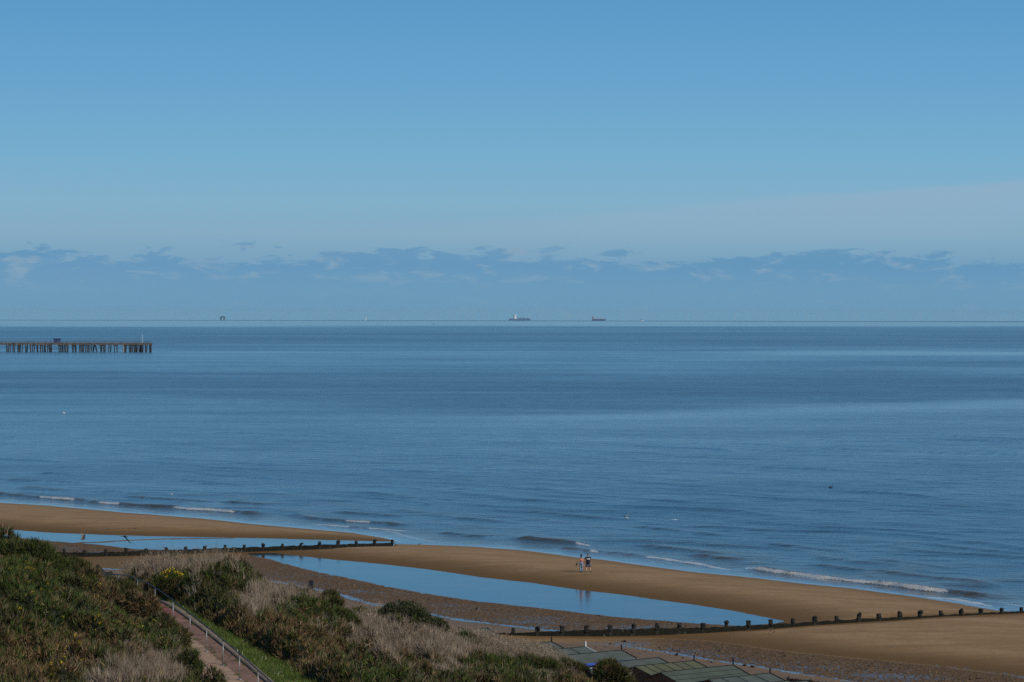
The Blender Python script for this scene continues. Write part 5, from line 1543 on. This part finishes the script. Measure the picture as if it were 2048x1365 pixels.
denim = simple('pale_denim', (0.17, 0.23, 0.33), 0.85, 0.15, 9); denim_d = simple('dark_denim', (0.06, 0.09, 0.17), 0.85, 0.2, 9)
coral = simple('coral_cloth', (0.62, 0.20, 0.15), 0.8, 0.1, 9); navy = simple('navy_cloth', (0.012, 0.014, 0.03), 0.85, 0.2, 9)
hairb = simple('dark_hair', (0.03, 0.022, 0.018), 0.7, 0.3, 20); hairg = simple('brown_grey_hair', (0.07, 0.05, 0.045), 0.7, 0.3, 20)
manp = dict(lknee=(-0.14, 0.06, 0.50), lankle=(-0.17, -0.16, 0.085), rknee=(0.15, 0.14, 0.50), rankle=(0.24, 0.12, 0.08),
            lelbow=(-0.27, -0.05, 1.17), lwrist=(-0.29, 0.05, 0.93), relbow=(0.27, 0.05, 1.17), rwrist=(0.25, 0.22, 0.98))
womp = dict(lknee=(-0.09, 0.10, 0.50), lankle=(-0.07, -0.05, 0.085), rknee=(0.10, 0.03, 0.50), rankle=(0.09, 0.10, 0.08),
            lelbow=(-0.31, -0.03, 1.19), lwrist=(-0.44, 0.03, 1.0), relbow=(0.26, -0.04, 1.17), rwrist=(0.24, 0.06, 0.93))
gm = ground_pt(1176, 1144.5); gw = ground_pt(1162.5, 1145.0)
person(gm, math.radians(-8), 'person in a black t-shirt with a white band and denim shorts, walking on the right', 1.76, manp, dict(top='tshirt', c1=navy, c2=denim_d, c3=BK, leg=0, hair=hairg))
wr, wj = person(gw, math.radians(-4), 'person in a black hat, coral top and pale flared jeans, walking on the left', 1.64, womp, dict(top='strap', c1=coral, c2=denim, c3=BK, leg=1, hair=hairb, long=True, hat=True))
# pair of shoes carried in her left hand
wv3 = Vector(wj['lwrist'][0]); R_ = Matrix.Rotation(math.radians(-4), 3, 'Z')
hp = R_ @ wv3 + gw
mb = MB()
for q in (-1, 1): mb.tube([(0.03 * q, 0, -0.06), (0.035 * q - 0.02, 0.0, -0.15), (0.03 * q - 0.05, 0.02, -0.26), (0.03 * q - 0.06, 0.03, -0.30)], [0.03, 0.045, 0.05, 0.03], 8)
mb.tube([(-0.04, 0, -0.07), (0, 0.0, -0.03), (0.04, 0, -0.07)], 0.012, 6)
o = mb.build('carried_shoes', BK, None, True); o.location = hp; tag(o, 'pair of black shoes hanging from the left hand of the walker in the hat', 'shoes')

# loose stones lying on the wet flats
vs = []; fs = []; cs_ = []
for k in range(900):
    if k % 3 == 0: px, py_ = random.uniform(600, 1550), 0; a_ = (px - 600) / 950; py_ = 1160 + a_ * 88 + random.uniform(-8, 30)
    elif k % 3 == 1: px = random.uniform(1180, 2040); py_ = 1282 + (px - 1180) * 0.085 + random.uniform(-4, 28)
    else: px = random.uniform(60, 330); py_ = random.uniform(1086, 1104)
    q = at(px, py_, 0.22); h_ = beach_h(q[0], q[1])
    if h_ < 0.14: continue
    s_ = random.uniform(0.03, 0.075) if random.random() < 0.93 else random.uniform(0.08, 0.12)
    b = len(vs)
    for dx, dy, dz in ((-1, 0, 0), (0, -1, .1), (1, 0, 0), (0, 1, 0), (0, 0, .8), (0, 0, -1.2)): vs.append((q[0] + dx * s_ * random.uniform(.7, 1.3), q[1] + dy * s_, h_ + 0.02 + dz * s_ * random.uniform(.7, 1.2)))
    for i in range(4): fs += [(b + i, b + (i + 1) % 4, b + 4), (b + (i + 1) % 4, b + i, b + 5)]
    c_ = random.choice([(0.02, 0.016, 0.014), (0.05, 0.035, 0.022), (0.09, 0.06, 0.035), (0.17, 0.12, 0.08)]); cs_ += [c_] * 6
o = big_mesh('loose_stones', np.array(vs), np.array(fs), M['straw'], colors={'tint': np.array(cs_)}); tag(o, 'loose pebbles and stones scattered over the wet shingle flats', 'stones', kind='stuff')

# strand line of dark seaweed near the bottom right
pts = []
for k in range(260):
    px = random.uniform(1575, 1700); py_ = 1355 + (px - 1575) * 0.10 + random.gauss(0, 1.8)
    q = at(px, py_, 0.75); pts.append((q[0], q[1], beach_h(q[0], q[1]) + 0.02))
for (cx, cy) in ((1180 + 70, 1281), (1353, 1309), (1390, 1328), (1490, 1330), (1505, 1334)):
    for k in range(6):
        q = at(cx + random.gauss(0, 1.5), cy + random.gauss(0, .6), 0.4); pts.append((q[0], q[1], beach_h(q[0], q[1]) + 0.02))
pts = np.array(pts)
g = tufts(pts, np.tile([0, 0, 0.1], (len(pts), 1)), 7, 0.08, 0.22, 0.04, 1.0, np.tile([0.03, 0.018, 0.01], (len(pts), 1)), 0.4, upb=0.0)
g[0][:, 2] = np.maximum(g[0][:, 2], np.repeat(pts[:, 2], 21) - 0.02)
o = big_mesh('seaweed', *g[:2], M['straw'], colors={'tint': g[2]}); tag(o, 'dark line of washed up seaweed on the sand by the last huts', 'seaweed', kind='stuff')

# ------------------------------------------------------------------ haze over the sea
HAZE = 1.3e-5
if HAZE:
    mb = MB(); mb.box((0, 19900, -55), (90000, 40600, 190))
    hz_ = mb.build('haze', None); tag(hz_, kind='stuff', label='thin blue sea haze over the water', cat='haze')
    m = bpy.data.materials.new('sea_haze'); m.use_nodes = True; t = m.node_tree
    for nd in list(t.nodes):
        if nd.type == 'BSDF_PRINCIPLED': t.nodes.remove(nd)
    out = [n for n in t.nodes if n.type == 'OUTPUT_MATERIAL'][0]
    pv = t.nodes.new('ShaderNodeVolumePrincipled')
    pv.inputs['Color'].default_value = (0.50, 0.80, 0.90, 1); pv.inputs['Density'].default_value = HAZE; pv.inputs['Anisotropy'].default_value = 0.0
    t.links.new(pv.outputs[0], out.inputs['Volume']); hz_.data.materials.append(m)
